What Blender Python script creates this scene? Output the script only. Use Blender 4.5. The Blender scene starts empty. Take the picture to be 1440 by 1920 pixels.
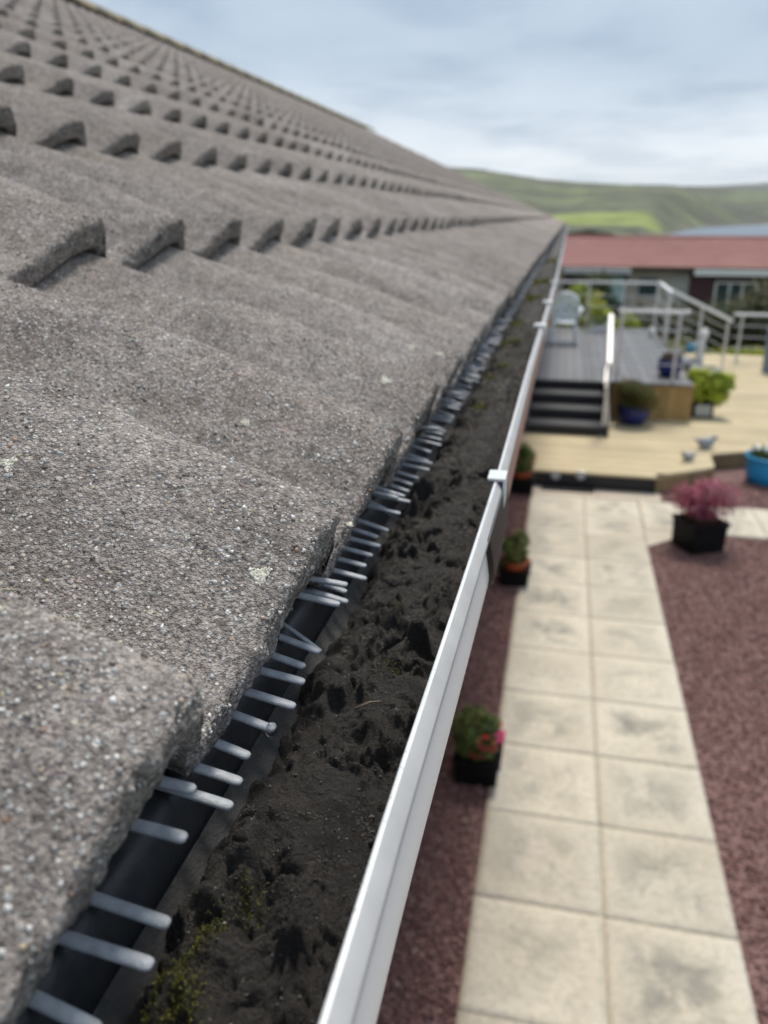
import bpy, math, random
import numpy as np
from mathutils import Vector, Matrix, noise

R = math.radians
scene = bpy.context.scene
rng = np.random.default_rng(7)
random.seed(7)
CAMZ = 3.05

# ------------------------------------------------------------------ camera
cd = bpy.data.cameras.new('camera'); cam = bpy.data.objects.new('camera', cd)
scene.collection.objects.link(cam); scene.camera = cam
cam.location = (0, 0, CAMZ); cam.rotation_euler = (R(90 - 20.556), 0, R(12.451))
cd.sensor_fit = 'VERTICAL'; cd.sensor_height = 36; cd.sensor_width = 27; cd.lens = 36 * 1480 / 1920
cd.clip_start = 0.01; cd.clip_end = 30000
cd.dof.use_dof = True; cd.dof.focus_distance = 0.325; cd.dof.aperture_fstop = 9.8

# ------------------------------------------------------------------ sky, sun, exposure
SUN = Vector((0.06, 0.46, 0.88)).normalized()
w = bpy.data.worlds.new('World'); scene.world = w; w.use_nodes = True
nt = w.node_tree; N = nt.nodes; L = nt.links; N.clear()
def wn(t, **k):
    n = N.new(t)
    for a, b in k.items(): setattr(n, a, b)
    return n
out = wn('ShaderNodeOutputWorld'); bg = wn('ShaderNodeBackground')
sky = wn('ShaderNodeTexSky', sky_type='NISHITA', sun_disc=False)
sky.sun_elevation = math.asin(SUN.z); sky.sun_rotation = math.atan2(SUN.x, SUN.y)
tc = wn('ShaderNodeTexCoord'); sep = wn('ShaderNodeSeparateXYZ')
L.new(tc.outputs['Generated'], sep.inputs[0])
def wm(op, a, b=None, clamp=False):
    n = wn('ShaderNodeMath', operation=op, use_clamp=clamp)
    for i, v in enumerate((a, b)):
        if v is None: continue
        if isinstance(v, (int, float)): n.inputs[i].default_value = v
        else: L.new(v, n.inputs[i])
    return n.outputs[0]
zc = wm('MAXIMUM', sep.outputs[2], 0.0)
den = wm('ADD', zc, 0.10)
cx = wm('DIVIDE', sep.outputs[0], den); cy = wm('DIVIDE', sep.outputs[1], den)
comb = wn('ShaderNodeCombineXYZ'); L.new(cx, comb.inputs[0]); L.new(cy, comb.inputs[1])
n1 = wn('ShaderNodeTexNoise'); n1.inputs['Scale'].default_value = 1.3; n1.inputs['Detail'].default_value = 6
n1.inputs['Roughness'].default_value = 0.55; n1.inputs['Distortion'].default_value = 0.4
L.new(comb.outputs[0], n1.inputs['Vector'])
n2 = wn('ShaderNodeTexNoise'); n2.inputs['Scale'].default_value = 0.35; n2.inputs['Detail'].default_value = 3
L.new(comb.outputs[0], n2.inputs['Vector'])
def wramp(fac, pts):
    n = wn('ShaderNodeValToRGB'); L.new(fac, n.inputs[0]); e = n.color_ramp.elements
    while len(e) < len(pts): e.new(0.5)
    for i, (p, c) in enumerate(pts): e[i].position = p; e[i].color = (*c, 1)
    return n.outputs[0]
def wmix(f, a, b, mode='MIX'):
    n = wn('ShaderNodeMix', data_type='RGBA', blend_type=mode)
    if isinstance(f, (int, float)): n.inputs[0].default_value = f
    else: L.new(f, n.inputs[0])
    for i, v in ((6, a), (7, b)):
        if isinstance(v, tuple): n.inputs[i].default_value = (*v, 1)
        else: L.new(v, n.inputs[i])
    return n.outputs[2]
zz = wm('ADD', sep.outputs[2], wm('MULTIPLY', wm('SUBTRACT', n2.outputs[0], 0.5), 0.10))
layer = wramp(zz, [(0.0, (.68, .735, .785)), (0.06, (.70, .745, .79)), (0.105, (.54, .605, .68)), (0.16, (.405, .485, .575)), (0.30, (.42, .50, .59)), (1.0, (.47, .53, .60))])
puff = wramp(n1.outputs[0], [(0.34, (1.07, 1.06, 1.05)), (0.50, (0.98, 0.985, 0.99)), (0.64, (0.78, 0.815, 0.86))])
cloud = wmix(1.0, layer, puff, 'MULTIPLY')
skc = wn('ShaderNodeVectorMath', operation='SCALE'); skc.inputs[3].default_value = 0.08
L.new(sky.outputs[0], skc.inputs[0])
fin = wmix(0.90, skc.outputs[0], cloud)
L.new(fin, bg.inputs[0]); bg.inputs[1].default_value = 1.0
L.new(bg.outputs[0], out.inputs[0])
sl = bpy.data.lights.new('sun', 'SUN'); so = bpy.data.objects.new('sun', sl); scene.collection.objects.link(so)
sl.energy = 2.5; sl.angle = R(13); sl.color = (1.0, .92, .80)
so.rotation_euler = SUN.to_track_quat('Z', 'Y').to_euler(); so.location = (5, -3, 12)
vs = scene.view_settings; vs.view_transform = 'Standard'; vs.look = 'None'; vs.exposure = 0.46; vs.gamma = 1; vs.use_curve_mapping = False

# ------------------------------------------------------------------ material helpers
class NT:
    def __init__(s, name):
        s.m = bpy.data.materials.new(name); s.m.use_nodes = True; s.t = s.m.node_tree
        s.b = s.t.nodes['Principled BSDF']; s.pos = None
    def n(s, t, **k):
        n = s.t.nodes.new(t)
        for a, b in k.items(): setattr(n, a, b)
        return n
    def l(s, a, b): s.t.links.new(a, b)
    def put(s, sock, v):
        if isinstance(v, (int, float)): sock.default_value = v
        elif isinstance(v, tuple): sock.default_value = (*v, 1) if len(sock.default_value) == 4 else v
        else: s.l(v, sock)
    def P(s):
        if s.pos is None: s.pos = s.n('ShaderNodeNewGeometry').outputs['Position']
        return s.pos
    def obj(s): return s.n('ShaderNodeTexCoord').outputs['Object']
    def scaled(s, v, sc):
        n = s.n('ShaderNodeVectorMath', operation='MULTIPLY'); s.l(v, n.inputs[0]); n.inputs[1].default_value = sc; return n.outputs[0]
    def noise(s, scale, detail=4, rough=.55, vec=None, dist=0):
        n = s.n('ShaderNodeTexNoise'); s.l(vec or s.P(), n.inputs['Vector'])
        n.inputs['Scale'].default_value = scale; n.inputs['Detail'].default_value = detail
        n.inputs['Roughness'].default_value = rough; n.inputs['Distortion'].default_value = dist
        return n.outputs[0]
    def vor(s, scale, vec=None, feature='F1', rnd=1.0):
        n = s.n('ShaderNodeTexVoronoi', feature=feature); s.l(vec or s.P(), n.inputs['Vector'])
        n.inputs['Scale'].default_value = scale; n.inputs['Randomness'].default_value = rnd
        return n
    def math(s, op, a, b=None, clamp=False):
        n = s.n('ShaderNodeMath', operation=op, use_clamp=clamp); s.put(n.inputs[0], a)
        if b is not None: s.put(n.inputs[1], b)
        return n.outputs[0]
    def ramp(s, f, pts, interp='LINEAR'):
        n = s.n('ShaderNodeValToRGB'); s.l(f, n.inputs[0]); e = n.color_ramp.elements; n.color_ramp.interpolation = interp
        while len(e) < len(pts): e.new(.5)
        for i, (p, c) in enumerate(pts):
            e[i].position = p; e[i].color = (*c, 1) if isinstance(c, tuple) else (c, c, c, 1)
        return n.outputs[0]
    def mix(s, f, a, b, mode='MIX'):
        n = s.n('ShaderNodeMix', data_type='RGBA', blend_type=mode); s.put(n.inputs[0], f); s.put(n.inputs[6], a); s.put(n.inputs[7], b)
        return n.outputs[2]
    def bump(s, h, dist, strength=1.0, prev=None):
        n = s.n('ShaderNodeBump'); s.l(h, n.inputs['Height']); n.inputs['Distance'].default_value = dist; n.inputs['Strength'].default_value = strength
        if prev is not None: s.l(prev, n.inputs['Normal'])
        return n.outputs[0]
    def done(s, col=None, rough=.8, normal=None, spec=None, metal=None):
        if col is not None: s.put(s.b.inputs['Base Color'], col)
        s.put(s.b.inputs['Roughness'], rough)
        if normal is not None: s.l(normal, s.b.inputs['Normal'])
        if spec is not None: s.b.inputs['Specular IOR Level'].default_value = spec
        if metal is not None: s.b.inputs['Metallic'].default_value = metal
        return s.m
    def rand(s): return s.n('ShaderNodeObjectInfo').outputs['Random']

def sc3(c, k): return tuple(min(1, x * k) for x in c)
def simple(name, c, rough=.6, var=.25, scale=8, bump=0.0, bscale=40, spec=None, metal=None):
    m = NT(name); v = m.noise(scale, 5, .6)
    col = m.ramp(v, [(.3, sc3(c, 1 - var)), (.7, sc3(c, 1 + var))])
    nm = m.bump(m.noise(bscale, 4), bump) if bump else None
    return m.done(col, rough, nm, spec, metal)

M = {}
# concrete tile
m = NT('granular_concrete')
blot = m.noise(14, 5, .6); fine = m.noise(420, 3, .7); mid = m.noise(90, 4, .6)
base = m.ramp(blot, [(.3, (.270, .240, .226)), (.7, (.365, .332, .315))])
base = m.mix(1.0, base, m.ramp(fine, [(.34, .42), (.66, 1.45)]), 'MULTIPLY')
base = m.mix(1.0, base, m.ramp(mid, [(.3, .66), (.7, 1.24)]), 'MULTIPLY')
base = m.mix(1.0, base, m.ramp(m.noise(9, 6, .65, None, .6), [(.34, .70), (.52, 1.0), (.7, 1.08)]), 'MULTIPLY')
hue = m.noise(5, 3)
base = m.mix(m.math('MULTIPLY', m.ramp(hue, [(.45, 0.0), (.7, 1.0)]), .30), base, (.19, .145, .105))
base = m.mix(1.0, base, m.ramp(m.rand(), [(0, (.86, .85, .84)), (.5, (1.0, .985, .97)), (1, (1.12, 1.12, 1.13))]), 'MULTIPLY')
v1 = m.vor(520); v2 = m.vor(270); v3 = m.vor(1300)
def grains(v, lo, rad):
    s1 = m.n('ShaderNodeSeparateColor'); m.l(v.outputs['Color'], s1.inputs[0])
    pick = m.math('GREATER_THAN', s1.outputs[0], lo)
    ins = m.ramp(v.outputs['Distance'], [(rad * .75, 1.0), (rad, 0.0)])
    tint = m.ramp(s1.outputs[1], [(0, (.42, .41, .41)), (.3, (.56, .55, .54)), (.55, (.58, .53, .44)), (.72, (.52, .54, .56)), (.88, (.44, .30, .22)), (.91, (.74, .73, .72))], 'CONSTANT')
    return m.math('MULTIPLY', pick, ins), tint
g1, t1 = grains(v1, .66, .42); g2, t2 = grains(v2, .88, .33)
base = m.mix(m.math('MULTIPLY', g1, .75), base, t1)
base = m.mix(m.math('MULTIPLY', g2, .85), base, t2)
h = m.math('ADD', m.math('MULTIPLY', m.math('SUBTRACT', 1.0, v1.outputs['Distance']), .55), m.math('MULTIPLY', m.math('SUBTRACT', 1.0, v3.outputs['Distance']), .35))
h = m.math('ADD', h, m.math('MULTIPLY', mid, .5))
nm = m.bump(h, .0022, 1.0)
M['tile'] = m.done(base, .92, nm, .25)
# loose grains on the tile
m = NT('sand_grain'); a = m.n('ShaderNodeAttribute', attribute_name='Col')
M['grain'] = m.done(a.outputs['Color'], .75, None, .35)
# mud
m = NT('wet_black_silt')
b1 = m.noise(60, 6, .65); b2 = m.noise(500, 5, .7); b3 = m.noise(1600, 3, .7)
col = m.ramp(b1, [(.3, (.020, .017, .016)), (.55, (.040, .035, .032)), (.75, (.072, .063, .057))])
vv = m.vor(420); s1 = m.n('ShaderNodeSeparateColor'); m.l(vv.outputs['Color'], s1.inputs[0])
col = m.mix(1.0, col, m.ramp(b2, [(.35, .7), (.7, 1.3)]), 'MULTIPLY')
spk = m.math('MULTIPLY', m.math('GREATER_THAN', s1.outputs[0], .985), m.ramp(vv.outputs['Distance'], [(.18, 1.0), (.28, 0.0)]))
col = m.mix(m.math('MULTIPLY', spk, .8), col, (.32, .29, .25))
hh = m.math('ADD', m.math('MULTIPLY', b2, 1.0), m.math('MULTIPLY', b3, .4))
nm = m.bump(hh, .0036, 1.0)
M['mud'] = m.done(col, m.ramp(m.noise(25, 4), [(.35, .30), (.62, .72)]), nm, .5)
# plastics
m = NT('dark_grey_plastic'); sc_ = m.noise(40, 4, .6, m.scaled(m.P(), (1, .12, 1))); d2 = m.noise(25, 6, .7)
col = m.mix(m.ramp(d2, [(.5, 0.0), (.78, .45)]), m.ramp(sc_, [(.3, (.020, .022, .026)), (.7, (.034, .037, .043))]), (.085, .080, .075))
M['tray'] = m.done(col, m.ramp(d2, [(.35, .30), (.65, .62)]), m.bump(m.noise(300, 3), .0003))
m = NT('dusty_grey_plastic'); d2 = m.noise(45, 6, .7); st = m.noise(30, 4, .6, m.scaled(m.P(), (1, .2, 3)))
col = m.mix(m.ramp(d2, [(.38, 0.0), (.68, 1.0)]), (.030, .031, .034), (.066, .060, .055))
col = m.mix(m.ramp(st, [(.60, 0.0), (.68, .8)]), col, (.15, .148, .145))
M['dusty'] = m.done(col, .75, m.bump(m.noise(500, 4), .0008))
m = NT('weathered_grey_tooth'); d2 = m.noise(180, 4, .6); d3 = m.noise(900, 3)
col = m.ramp(d2, [(.3, (.27, .295, .33)), (.7, (.44, .47, .51))])
M['tooth'] = m.done(col, .5, m.bump(d3, .0003), .45)
m = NT('black_gutter_inside'); d2 = m.noise(35, 5, .65)
M['channel'] = m.done(m.ramp(d2, [(.35, (.016, .015, .015)), (.7, (.045, .041, .038))]), .6, m.bump(m.noise(200, 3), .0005))
m = NT('white_gutter_plastic'); d2 = m.noise(20, 4, .6, m.scaled(m.P(), (1, .15, 1)))
M['white'] = m.done(m.ramp(d2, [(.3, (.82, .83, .85)), (.7, (.88, .89, .91))]), .35)
m = NT('pale_rim'); d2 = m.noise(60, 5, .7, m.scaled(m.P(), (1, .25, 1))); d4 = m.noise(400, 3)
col = m.mix(m.ramp(d4, [(.60, 0.0), (.72, .5)]), m.ramp(d2, [(.3, (.58, .61, .63)), (.7, (.76, .79, .81))]), (.20, .20, .19))
M['rim'] = m.done(col, .42, m.bump(d4, .0002))
M['rimside'] = simple('grey_rim_side', (.50, .505, .52), .4, .12, 30)
M['salmon'] = simple('salmon_plastic', (.38, .215, .175), .55, .2, 25)  # salmon tone for the outer face of the far length
M['black'] = simple('black_plastic', (.010, .010, .012), .5, .3, 20, spec=.25)
M['straw'] = simple('dry_straw', (.13, .10, .07), .8)
M['underlay'] = simple('black_underlay', (.012, .012, .012), .9)
M['moss'] = NT('moss'); a = M['moss'].n('ShaderNodeAttribute', attribute_name='Col'); M['moss'] = M['moss'].done(a.outputs['Color'], .8)
M['leaf'] = NT('leaf'); a = M['leaf'].n('ShaderNodeAttribute', attribute_name='Col'); lm_ = M['leaf']; M['leaf'] = lm_.done(a.outputs['Color'], .6)
tr = lm_.n('ShaderNodeBsdfTranslucent'); lm_.l(a.outputs['Color'], tr.inputs[0]); mx = lm_.n('ShaderNodeMixShader'); mx.inputs[0].default_value = .35
lm_.l(lm_.b.outputs[0], mx.inputs[1]); lm_.l(tr.outputs[0], mx.inputs[2]); lm_.l(mx.outputs[0], lm_.t.nodes['Material Output'].inputs[0])
M['lichen'] = simple('pale_lichen', (.50, .48, .40), .9, .3, 400, .0006, 900)
# ground
m = NT('maroon_gravel'); v = m.vor(55); s1 = m.n('ShaderNodeSeparateColor'); m.l(v.outputs['Color'], s1.inputs[0])
col = m.ramp(s1.outputs[0], [(0, (.14, .076, .073)), (.5, (.21, .12, .113)), (1, (.30, .185, .172))])
nm = m.bump(m.math('SUBTRACT', 1.0, v.outputs['Distance']), .02)
M['gravel'] = m.done(col, .85, nm)
m = NT('gravel_stone'); a = m.n('ShaderNodeAttribute', attribute_name='Col'); M['stone'] = m.done(a.outputs['Color'], .8)
m = NT('riven_slab'); o = m.obj(); sx = m.n('ShaderNodeSeparateXYZ'); m.l(o, sx.inputs[0])
ed = m.math('MAXIMUM', m.math('ABSOLUTE', sx.outputs[0]), m.math('ABSOLUTE', sx.outputs[1]))
mask = m.ramp(ed, [(.10, 1.0), (.285, 0.0)])
rn = m.rand()
off = m.n('ShaderNodeVectorMath', operation='ADD'); m.l(m.P(), off.inputs[0])
cmb = m.n('ShaderNodeCombineXYZ'); m.l(m.math('MULTIPLY', rn, 37.0), cmb.inputs[2]); m.l(cmb.outputs[0], off.inputs[1])
mo = m.noise(5, 6, .62, off.outputs[0], .5); mo2 = m.noise(28, 5, .65); mo3 = m.noise(1.4, 3, .5, off.outputs[0])
col = m.ramp(mo3, [(.3, (.555, .505, .410)), (.7, (.640, .598, .500))])
col = m.mix(m.math('MULTIPLY', m.ramp(rn, [(0, .45), (1, 1.0)]), m.math('MULTIPLY', mask, m.ramp(mo, [(.40, 0.0), (.62, 1.0)]))), col, (.255, .25, .215))
col = m.mix(1.0, col, m.ramp(mo2, [(.3, .80), (.5, 1.0), (.7, 1.07)]), 'MULTIPLY')
col = m.mix(1.0, col, m.ramp(m.math('FRACT', m.math('MULTIPLY', rn, 7.3)), [(0, .90), (1, 1.06)]), 'MULTIPLY')
vn = m.noise(9, 6, .7, off.outputs[0], 1.6)
col = m.mix(m.math('MULTIPLY', mask, m.ramp(vn, [(.485, 0.0), (.50, .55), (.515, 0.0)])), col, (.24, .23, .20))
M['slab'] = m.done(col, .82, m.bump(m.noise(22, 7, .65, None, .8), .010))
M['joint'] = simple('mortar_joint', (.50, .46, .38), .9)
M['plain'] = simple('plain_sandstone', (.50, .44, .37), .85, .08, 6)
def wood(name, c, axis, var=.3, rough=.75):
    m = NT(name); s_ = (1, 22, 22) if axis == 'x' else ((22, 1, 22) if axis == 'y' else (22, 22, 1))
    g = m.noise(3, 5, .6, m.scaled(m.P(), s_)); r = m.rand(); st = m.noise(1.2, 4)
    col = m.ramp(g, [(.3, sc3(c, 1 - var)), (.7, sc3(c, 1 + var))])
    col = m.mix(1.0, col, m.ramp(r, [(0, .84), (1, 1.14)]), 'MULTIPLY')
    col = m.mix(1.0, col, m.ramp(st, [(.3, .86), (.7, 1.1)]), 'MULTIPLY')
    return m.done(col, rough, m.bump(g, .003))
M['deck'] = wood('weathered_softwood', (.50, .42, .27), 'x', .16)
M['plankz'] = wood('brown_softwood', (.235, .165, .085), 'z', .25)
M['panel'] = wood('golden_timber', (.36, .235, .090), 'z', .22)
M['grey_deck'] = wood('grey_composite', (.135, .145, .165), 'y', .12, .6)
M['step'] = wood('slate_step', (.055, .060, .072), 'x', .15, .55)
M['stepdark'] = simple('black_riser', (.007, .008, .013), .5)
M['steel'] = simple('brushed_steel', (.62, .63, .65), .32, .08, 20, metal=.75)
M['rail'] = simple('bright_handrail', (.88, .89, .90), .35, .04, 20)
M['blackbox'] = simple('black_planter', (.005, .005, .006), .6, spec=.15)
M['terracotta'] = simple('orange_terracotta', (.40, .085, .025), .55)
M['cobalt'] = simple('cobalt_glaze', (.012, .022, .13), .18)
M['skyblue'] = simple('sky_blue_tub', (.02, .33, .68), .4, .05)
M['soil'] = simple('potting_soil', (.025, .018, .012), .95, .4, 60, .01)
M['stem'] = simple('woody_stem', (.06, .04, .022), .85)
M['chair'] = simple('pale_blue_metal', (.72, .80, .85), .4, .08)
M['whitepaint'] = simple('white_paint', (.78, .78, .76), .5, .05)
M['slateblue'] = simple('slate_blue_paint', (.16, .20, .25), .6, .1)
M['paleglass'] = simple('pale_panel', (.42, .44, .42), .4, .15)
M['brownbox'] = simple('dark_brown_pot', (.05, .03, .018), .7)
M['orn'] = simple('silver_grey_resin', (.30, .33, .35), .5, .3, 30)
M['ornbrown'] = simple('brown_resin', (.13, .085, .055), .6, .3, 30)
M['mat'] = simple('charcoal_mat', (.018, .018, .020), .95, .3, 80, .004, 300)
M['bluepot'] = simple('light_blue_pot', (.10, .36, .55), .5)
M['lens'] = simple('lamp_lens', (.45, .47, .5), .25)
m = NT('pink_roughcast'); M['wall'] = m.done(m.ramp(m.noise(6), [(.3, (.42, .26, .22)), (.7, (.5, .32, .27))]), .9, m.bump(m.vor(180).outputs['Distance'], .006))
M['fascia'] = simple('white_fascia', (.72, .72, .72), .5, .05)
M['redroof'] = NT('red_roof_tile'); m = M['redroof']; rr = m.noise(.9, 5, .6); r2 = m.noise(9, 4)
M['redroof'] = m.done(m.mix(1.0, m.ramp(rr, [(.3, (.29, .135, .120)), (.7, (.36, .18, .160))]), m.ramp(r2, [(.3, .85), (.7, 1.15)]), 'MULTIPLY'), .85)
M['cream'] = simple('cream_render', (.50, .46, .40), .9, .08, 3)
M['maroon'] = simple('maroon_cladding', (.060, .020, .026), .6, .2, 5)
M['greyband'] = simple('grey_fascia', (.42, .43, .43), .6, .06)
M['dark'] = simple('dark_recess', (.02, .02, .022), .7)
M['pane'] = simple('window_pane', (.05, .07, .075), .08)
M['teal'] = simple('teal_blind', (.42, .60, .62), .5, .1, 3)
M['carpaint'] = simple('dark_blue_car_paint', (.045, .060, .085), .22)
M['tyre'] = simple('tyre_rubber', (.015, .015, .015), .8)
m = NT('lawn'); g = m.noise(.35, 5, .6); g2 = m.noise(14, 4)
M['lawn'] = m.done(m.mix(1.0, m.ramp(g, [(.35, (.06, .075, .025)), (.55, (.10, .12, .035)), (.7, (.13, .12, .06))]), m.ramp(g2, [(.3, .7), (.7, 1.3)]), 'MULTIPLY'), .95)
m = NT('water'); M['sea'] = m.done(m.ramp(m.noise(.004, 4, .6, m.scaled(m.P(), (1, .3, 1))), [(.35, (.05, .085, .13)), (.65, (.085, .13, .18))]), .3, m.bump(m.noise(.15, 4), .6))

# ------------------------------------------------------------------ geometry helpers
COL = scene.collection
class MB:
    def __init__(s): s.v = []; s.f = []; s.c = []
    def add(s, vs, fs):
        o = len(s.v); s.v += [tuple(map(float, q)) for q in vs]; s.f += [tuple(i + o for i in q) for q in fs]; return s
    def box(s, x0, x1, y0, y1, z0, z1):
        return s.add([(x0, y0, z0), (x1, y0, z0), (x1, y1, z0), (x0, y1, z0), (x0, y0, z1), (x1, y0, z1), (x1, y1, z1), (x0, y1, z1)],
                     [(0, 3, 2, 1), (4, 5, 6, 7), (0, 1, 5, 4), (1, 2, 6, 5), (2, 3, 7, 6), (3, 0, 4, 7)])
    def prism(s, poly, z0, z1):
        n = len(poly)
        return s.add([(x, y, z0) for x, y in poly] + [(x, y, z1) for x, y in poly],
                     [tuple(range(n))[::-1], tuple(range(n, 2 * n))] + [(i, (i + 1) % n, n + (i + 1) % n, n + i) for i in range(n)])
    def bar(s, a, b, wd, ht):            # box beam from a to b
        a = Vector(a); b = Vector(b); d = (b - a).normalized(); up = Vector((0, 0, 1)) if abs(d.z) < .95 else Vector((0, 1, 0))
        r = d.cross(up).normalized() * wd / 2; u = r.cross(d).normalized() * ht / 2
        vs = [p + sx * r + sy * u for p in (a, b) for sx, sy in ((-1, -1), (1, -1), (1, 1), (-1, 1))]
        return s.add(vs, [(0, 1, 2, 3), (7, 6, 5, 4), (0, 4, 5, 1), (1, 5, 6, 2), (2, 6, 7, 3), (3, 7, 4, 0)])
    def tube(s, pts, rad, seg=8, cap=True):
        pts = [Vector(p) for p in pts]; n = len(pts); rads = rad if isinstance(rad, (list, tuple)) else [rad] * n
        vs = []; pr = None
        for i, p in enumerate(pts):
            d = (pts[min(i + 1, n - 1)] - pts[max(i - 1, 0)]).normalized()
            ref = Vector((0, 0, 1)) if abs(d.z) < .9 else Vector((0, 1, 0))
            a = d.cross(ref).normalized(); b = d.cross(a).normalized()
            for k in range(seg):
                t = 2 * math.pi * k / seg; vs.append(p + (a * math.cos(t) + b * math.sin(t)) * rads[i])
        fs = [(i * seg + k, i * seg + (k + 1) % seg, (i + 1) * seg + (k + 1) % seg, (i + 1) * seg + k) for i in range(n - 1) for k in range(seg)]
        if cap: fs += [tuple(range(seg))[::-1], tuple(range((n - 1) * seg, n * seg))]
        return s.add(vs, fs)
    def lathe(s, prof, c=(0, 0, 0), seg=24):
        n = len(prof); vs = []
        for r, z in prof:
            for k in range(seg):
                t = 2 * math.pi * k / seg; vs.append((c[0] + r * math.cos(t), c[1] + r * math.sin(t), c[2] + z))
        fs = [(i * seg + k, i * seg + (k + 1) % seg, (i + 1) * seg + (k + 1) % seg, (i + 1) * seg + k) for i in range(n - 1) for k in range(seg)]
        return s.add(vs, fs)
    def ell(s, c, r, seg=12, rings=8):
        prof = [(math.sin(math.pi * i / rings), -math.cos(math.pi * i / rings)) for i in range(rings + 1)]
        o = len(s.v); s.lathe(prof, (0, 0, 0), seg)
        s.v[o:] = [(c[0] + x * r[0], c[1] + y * r[1], c[2] + z * r[2]) for x, y, z in s.v[o:]]
        return s
    def mesh(s, name, mat, smooth=False):
        me = bpy.data.meshes.new(name); me.from_pydata(s.v, [], s.f); me.materials.append(mat); me.update()
        if smooth: me.polygons.foreach_set('use_smooth', [True] * len(me.polygons))
        return me
    def build(s, name, mat, parent=None, smooth=False):
        return link(name, s.mesh(name, mat, smooth), parent)
def link(name, me, parent=None):
    o = bpy.data.objects.new(name, me); COL.objects.link(o)
    if parent is not None:
        o.parent = parent; o.matrix_parent_inverse = Matrix.Translation(-world_loc(parent))
    return o
def world_loc(o):
    v = Vector((0, 0, 0))
    # parents here are pure translations, or parts whose own location is zero
    p = o
    while p is not None:
        v = v + p.location + p.matrix_parent_inverse.translation if p.parent is not None else v + p.location
        p = p.parent
    return v
def tag(o, label=None, cat=None, group=None, kind=None):
    if label: o['label'] = label
    if cat: o['category'] = cat
    if group: o['group'] = group
    if kind: o['kind'] = kind
    return o
def thing(name, loc, label, cat, group=None):
    o = bpy.data.objects.new(name, None); COL.objects.link(o); o.location = loc; o.empty_display_size = .1
    return tag(o, label, cat, group)
def fastmesh(name, V, F, mat, col=None, smooth=False):
    """V (n,3), F (m,k) numpy"""
    me = bpy.data.meshes.new(name); V = np.asarray(V, np.float32); F = np.asarray(F, np.int32); k = F.shape[1]
    me.vertices.add(len(V)); me.vertices.foreach_set('co', V.ravel())
    me.loops.add(F.size); me.loops.foreach_set('vertex_index', F.ravel())
    me.polygons.add(len(F)); me.polygons.foreach_set('loop_start', np.arange(len(F), dtype=np.int32) * k)
    me.polygons.foreach_set('loop_total', np.full(len(F), k, np.int32))
    if smooth: me.polygons.foreach_set('use_smooth', np.ones(len(F), bool))
    if col is not None:
        at = me.color_attributes.new('Col', 'FLOAT_COLOR', 'POINT')
        c4 = np.ones((len(V), 4), np.float32); c4[:, :3] = col; at.data.foreach_set('color', c4.ravel())
    me.materials.append(mat); me.update(calc_edges=True); me.validate()
    return me
OCT = np.array([(1, 0, 0), (-1, 0, 0), (0, 1, 0), (0, -1, 0), (0, 0, 1), (0, 0, -1)], float)
OCF = np.array([(0, 2, 4), (2, 1, 4), (1, 3, 4), (3, 0, 4), (2, 0, 5), (1, 2, 5), (3, 1, 5), (0, 3, 5)])
def rotmats(n):
    q = rng.normal(size=(n, 4)); q /= np.linalg.norm(q, axis=1)[:, None]; a, b, c, d = q.T
    return np.stack([np.stack([1 - 2 * (c * c + d * d), 2 * (b * c - a * d), 2 * (b * d + a * c)], -1),
                     np.stack([2 * (b * c + a * d), 1 - 2 * (b * b + d * d), 2 * (c * d - a * b)], -1),
                     np.stack([2 * (b * d - a * c), 2 * (c * d + a * b), 1 - 2 * (b * b + c * c)], -1)], 1)
# rounder stone: cube-ish octahedron once subdivided (18 verts, 32 tris)
def sub_oct():
    v = [tuple(x) for x in OCT]; f = []; cache = {}
    def midp(i, j):
        k = (min(i, j), max(i, j))
        if k not in cache:
            p = (np.array(v[i]) + np.array(v[j])) / 2; p /= np.linalg.norm(p); cache[k] = len(v); v.append(tuple(p))
        return cache[k]
    for a, b, c in OCF:
        ab, bc, ca = midp(a, b), midp(b, c), midp(c, a); f += [(a, ab, ca), (b, bc, ab), (c, ca, bc), (ab, bc, ca)]
    return np.array(v), np.array(f)
OC2, OF2 = sub_oct()
def stones(name, P, size, cols, mat, flat=.65, hi=False):
    n = len(P); base, F = (OC2, OF2) if hi else (OCT, OCF); nv = len(base)
    sc_ = size[:, None] * np.stack([np.ones(n), rng.uniform(.6, 1, n), rng.uniform(.45, flat + .2, n)], 1)
    v = base[None] * (1 + rng.uniform(-.25, .25, (n, nv, 1)))
    v = v * sc_[:, None, :]; v = np.einsum('nij,nkj->nki', rotmats(n), v) + P[:, None, :]
    FF = (F[None] + (np.arange(n) * nv)[:, None, None]).reshape(-1, 3)
    return fastmesh(name, v.reshape(-1, 3), FF, mat, np.repeat(cols, nv, axis=0), smooth=hi)
def leaves(P, nrm, size, cols, asp=.5, droop=.0):
    """one folded leaf (4 verts, 2 tris) per point"""
    n = len(P); nrm = nrm / np.linalg.norm(nrm, axis=1)[:, None]
    t = rng.normal(size=(n, 3)); t -= (t * nrm).sum(1)[:, None] * nrm; t /= np.linalg.norm(t, axis=1)[:, None]
    s_ = np.cross(nrm, t); sz = size[:, None]
    v = np.stack([P, P + t * sz * .5 + s_ * sz * asp * .5 + nrm * sz * .1, P + t * sz - nrm * sz * droop, P + t * sz * .5 - s_ * sz * asp * .5 + nrm * sz * .1], 1)
    i = np.arange(n)[:, None] * 4
    F = np.concatenate([i + np.array([[0, 1, 2]]), i + np.array([[0, 2, 3]])])
    return v.reshape(-1, 3), F, np.repeat(cols, 4, axis=0)
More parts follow.
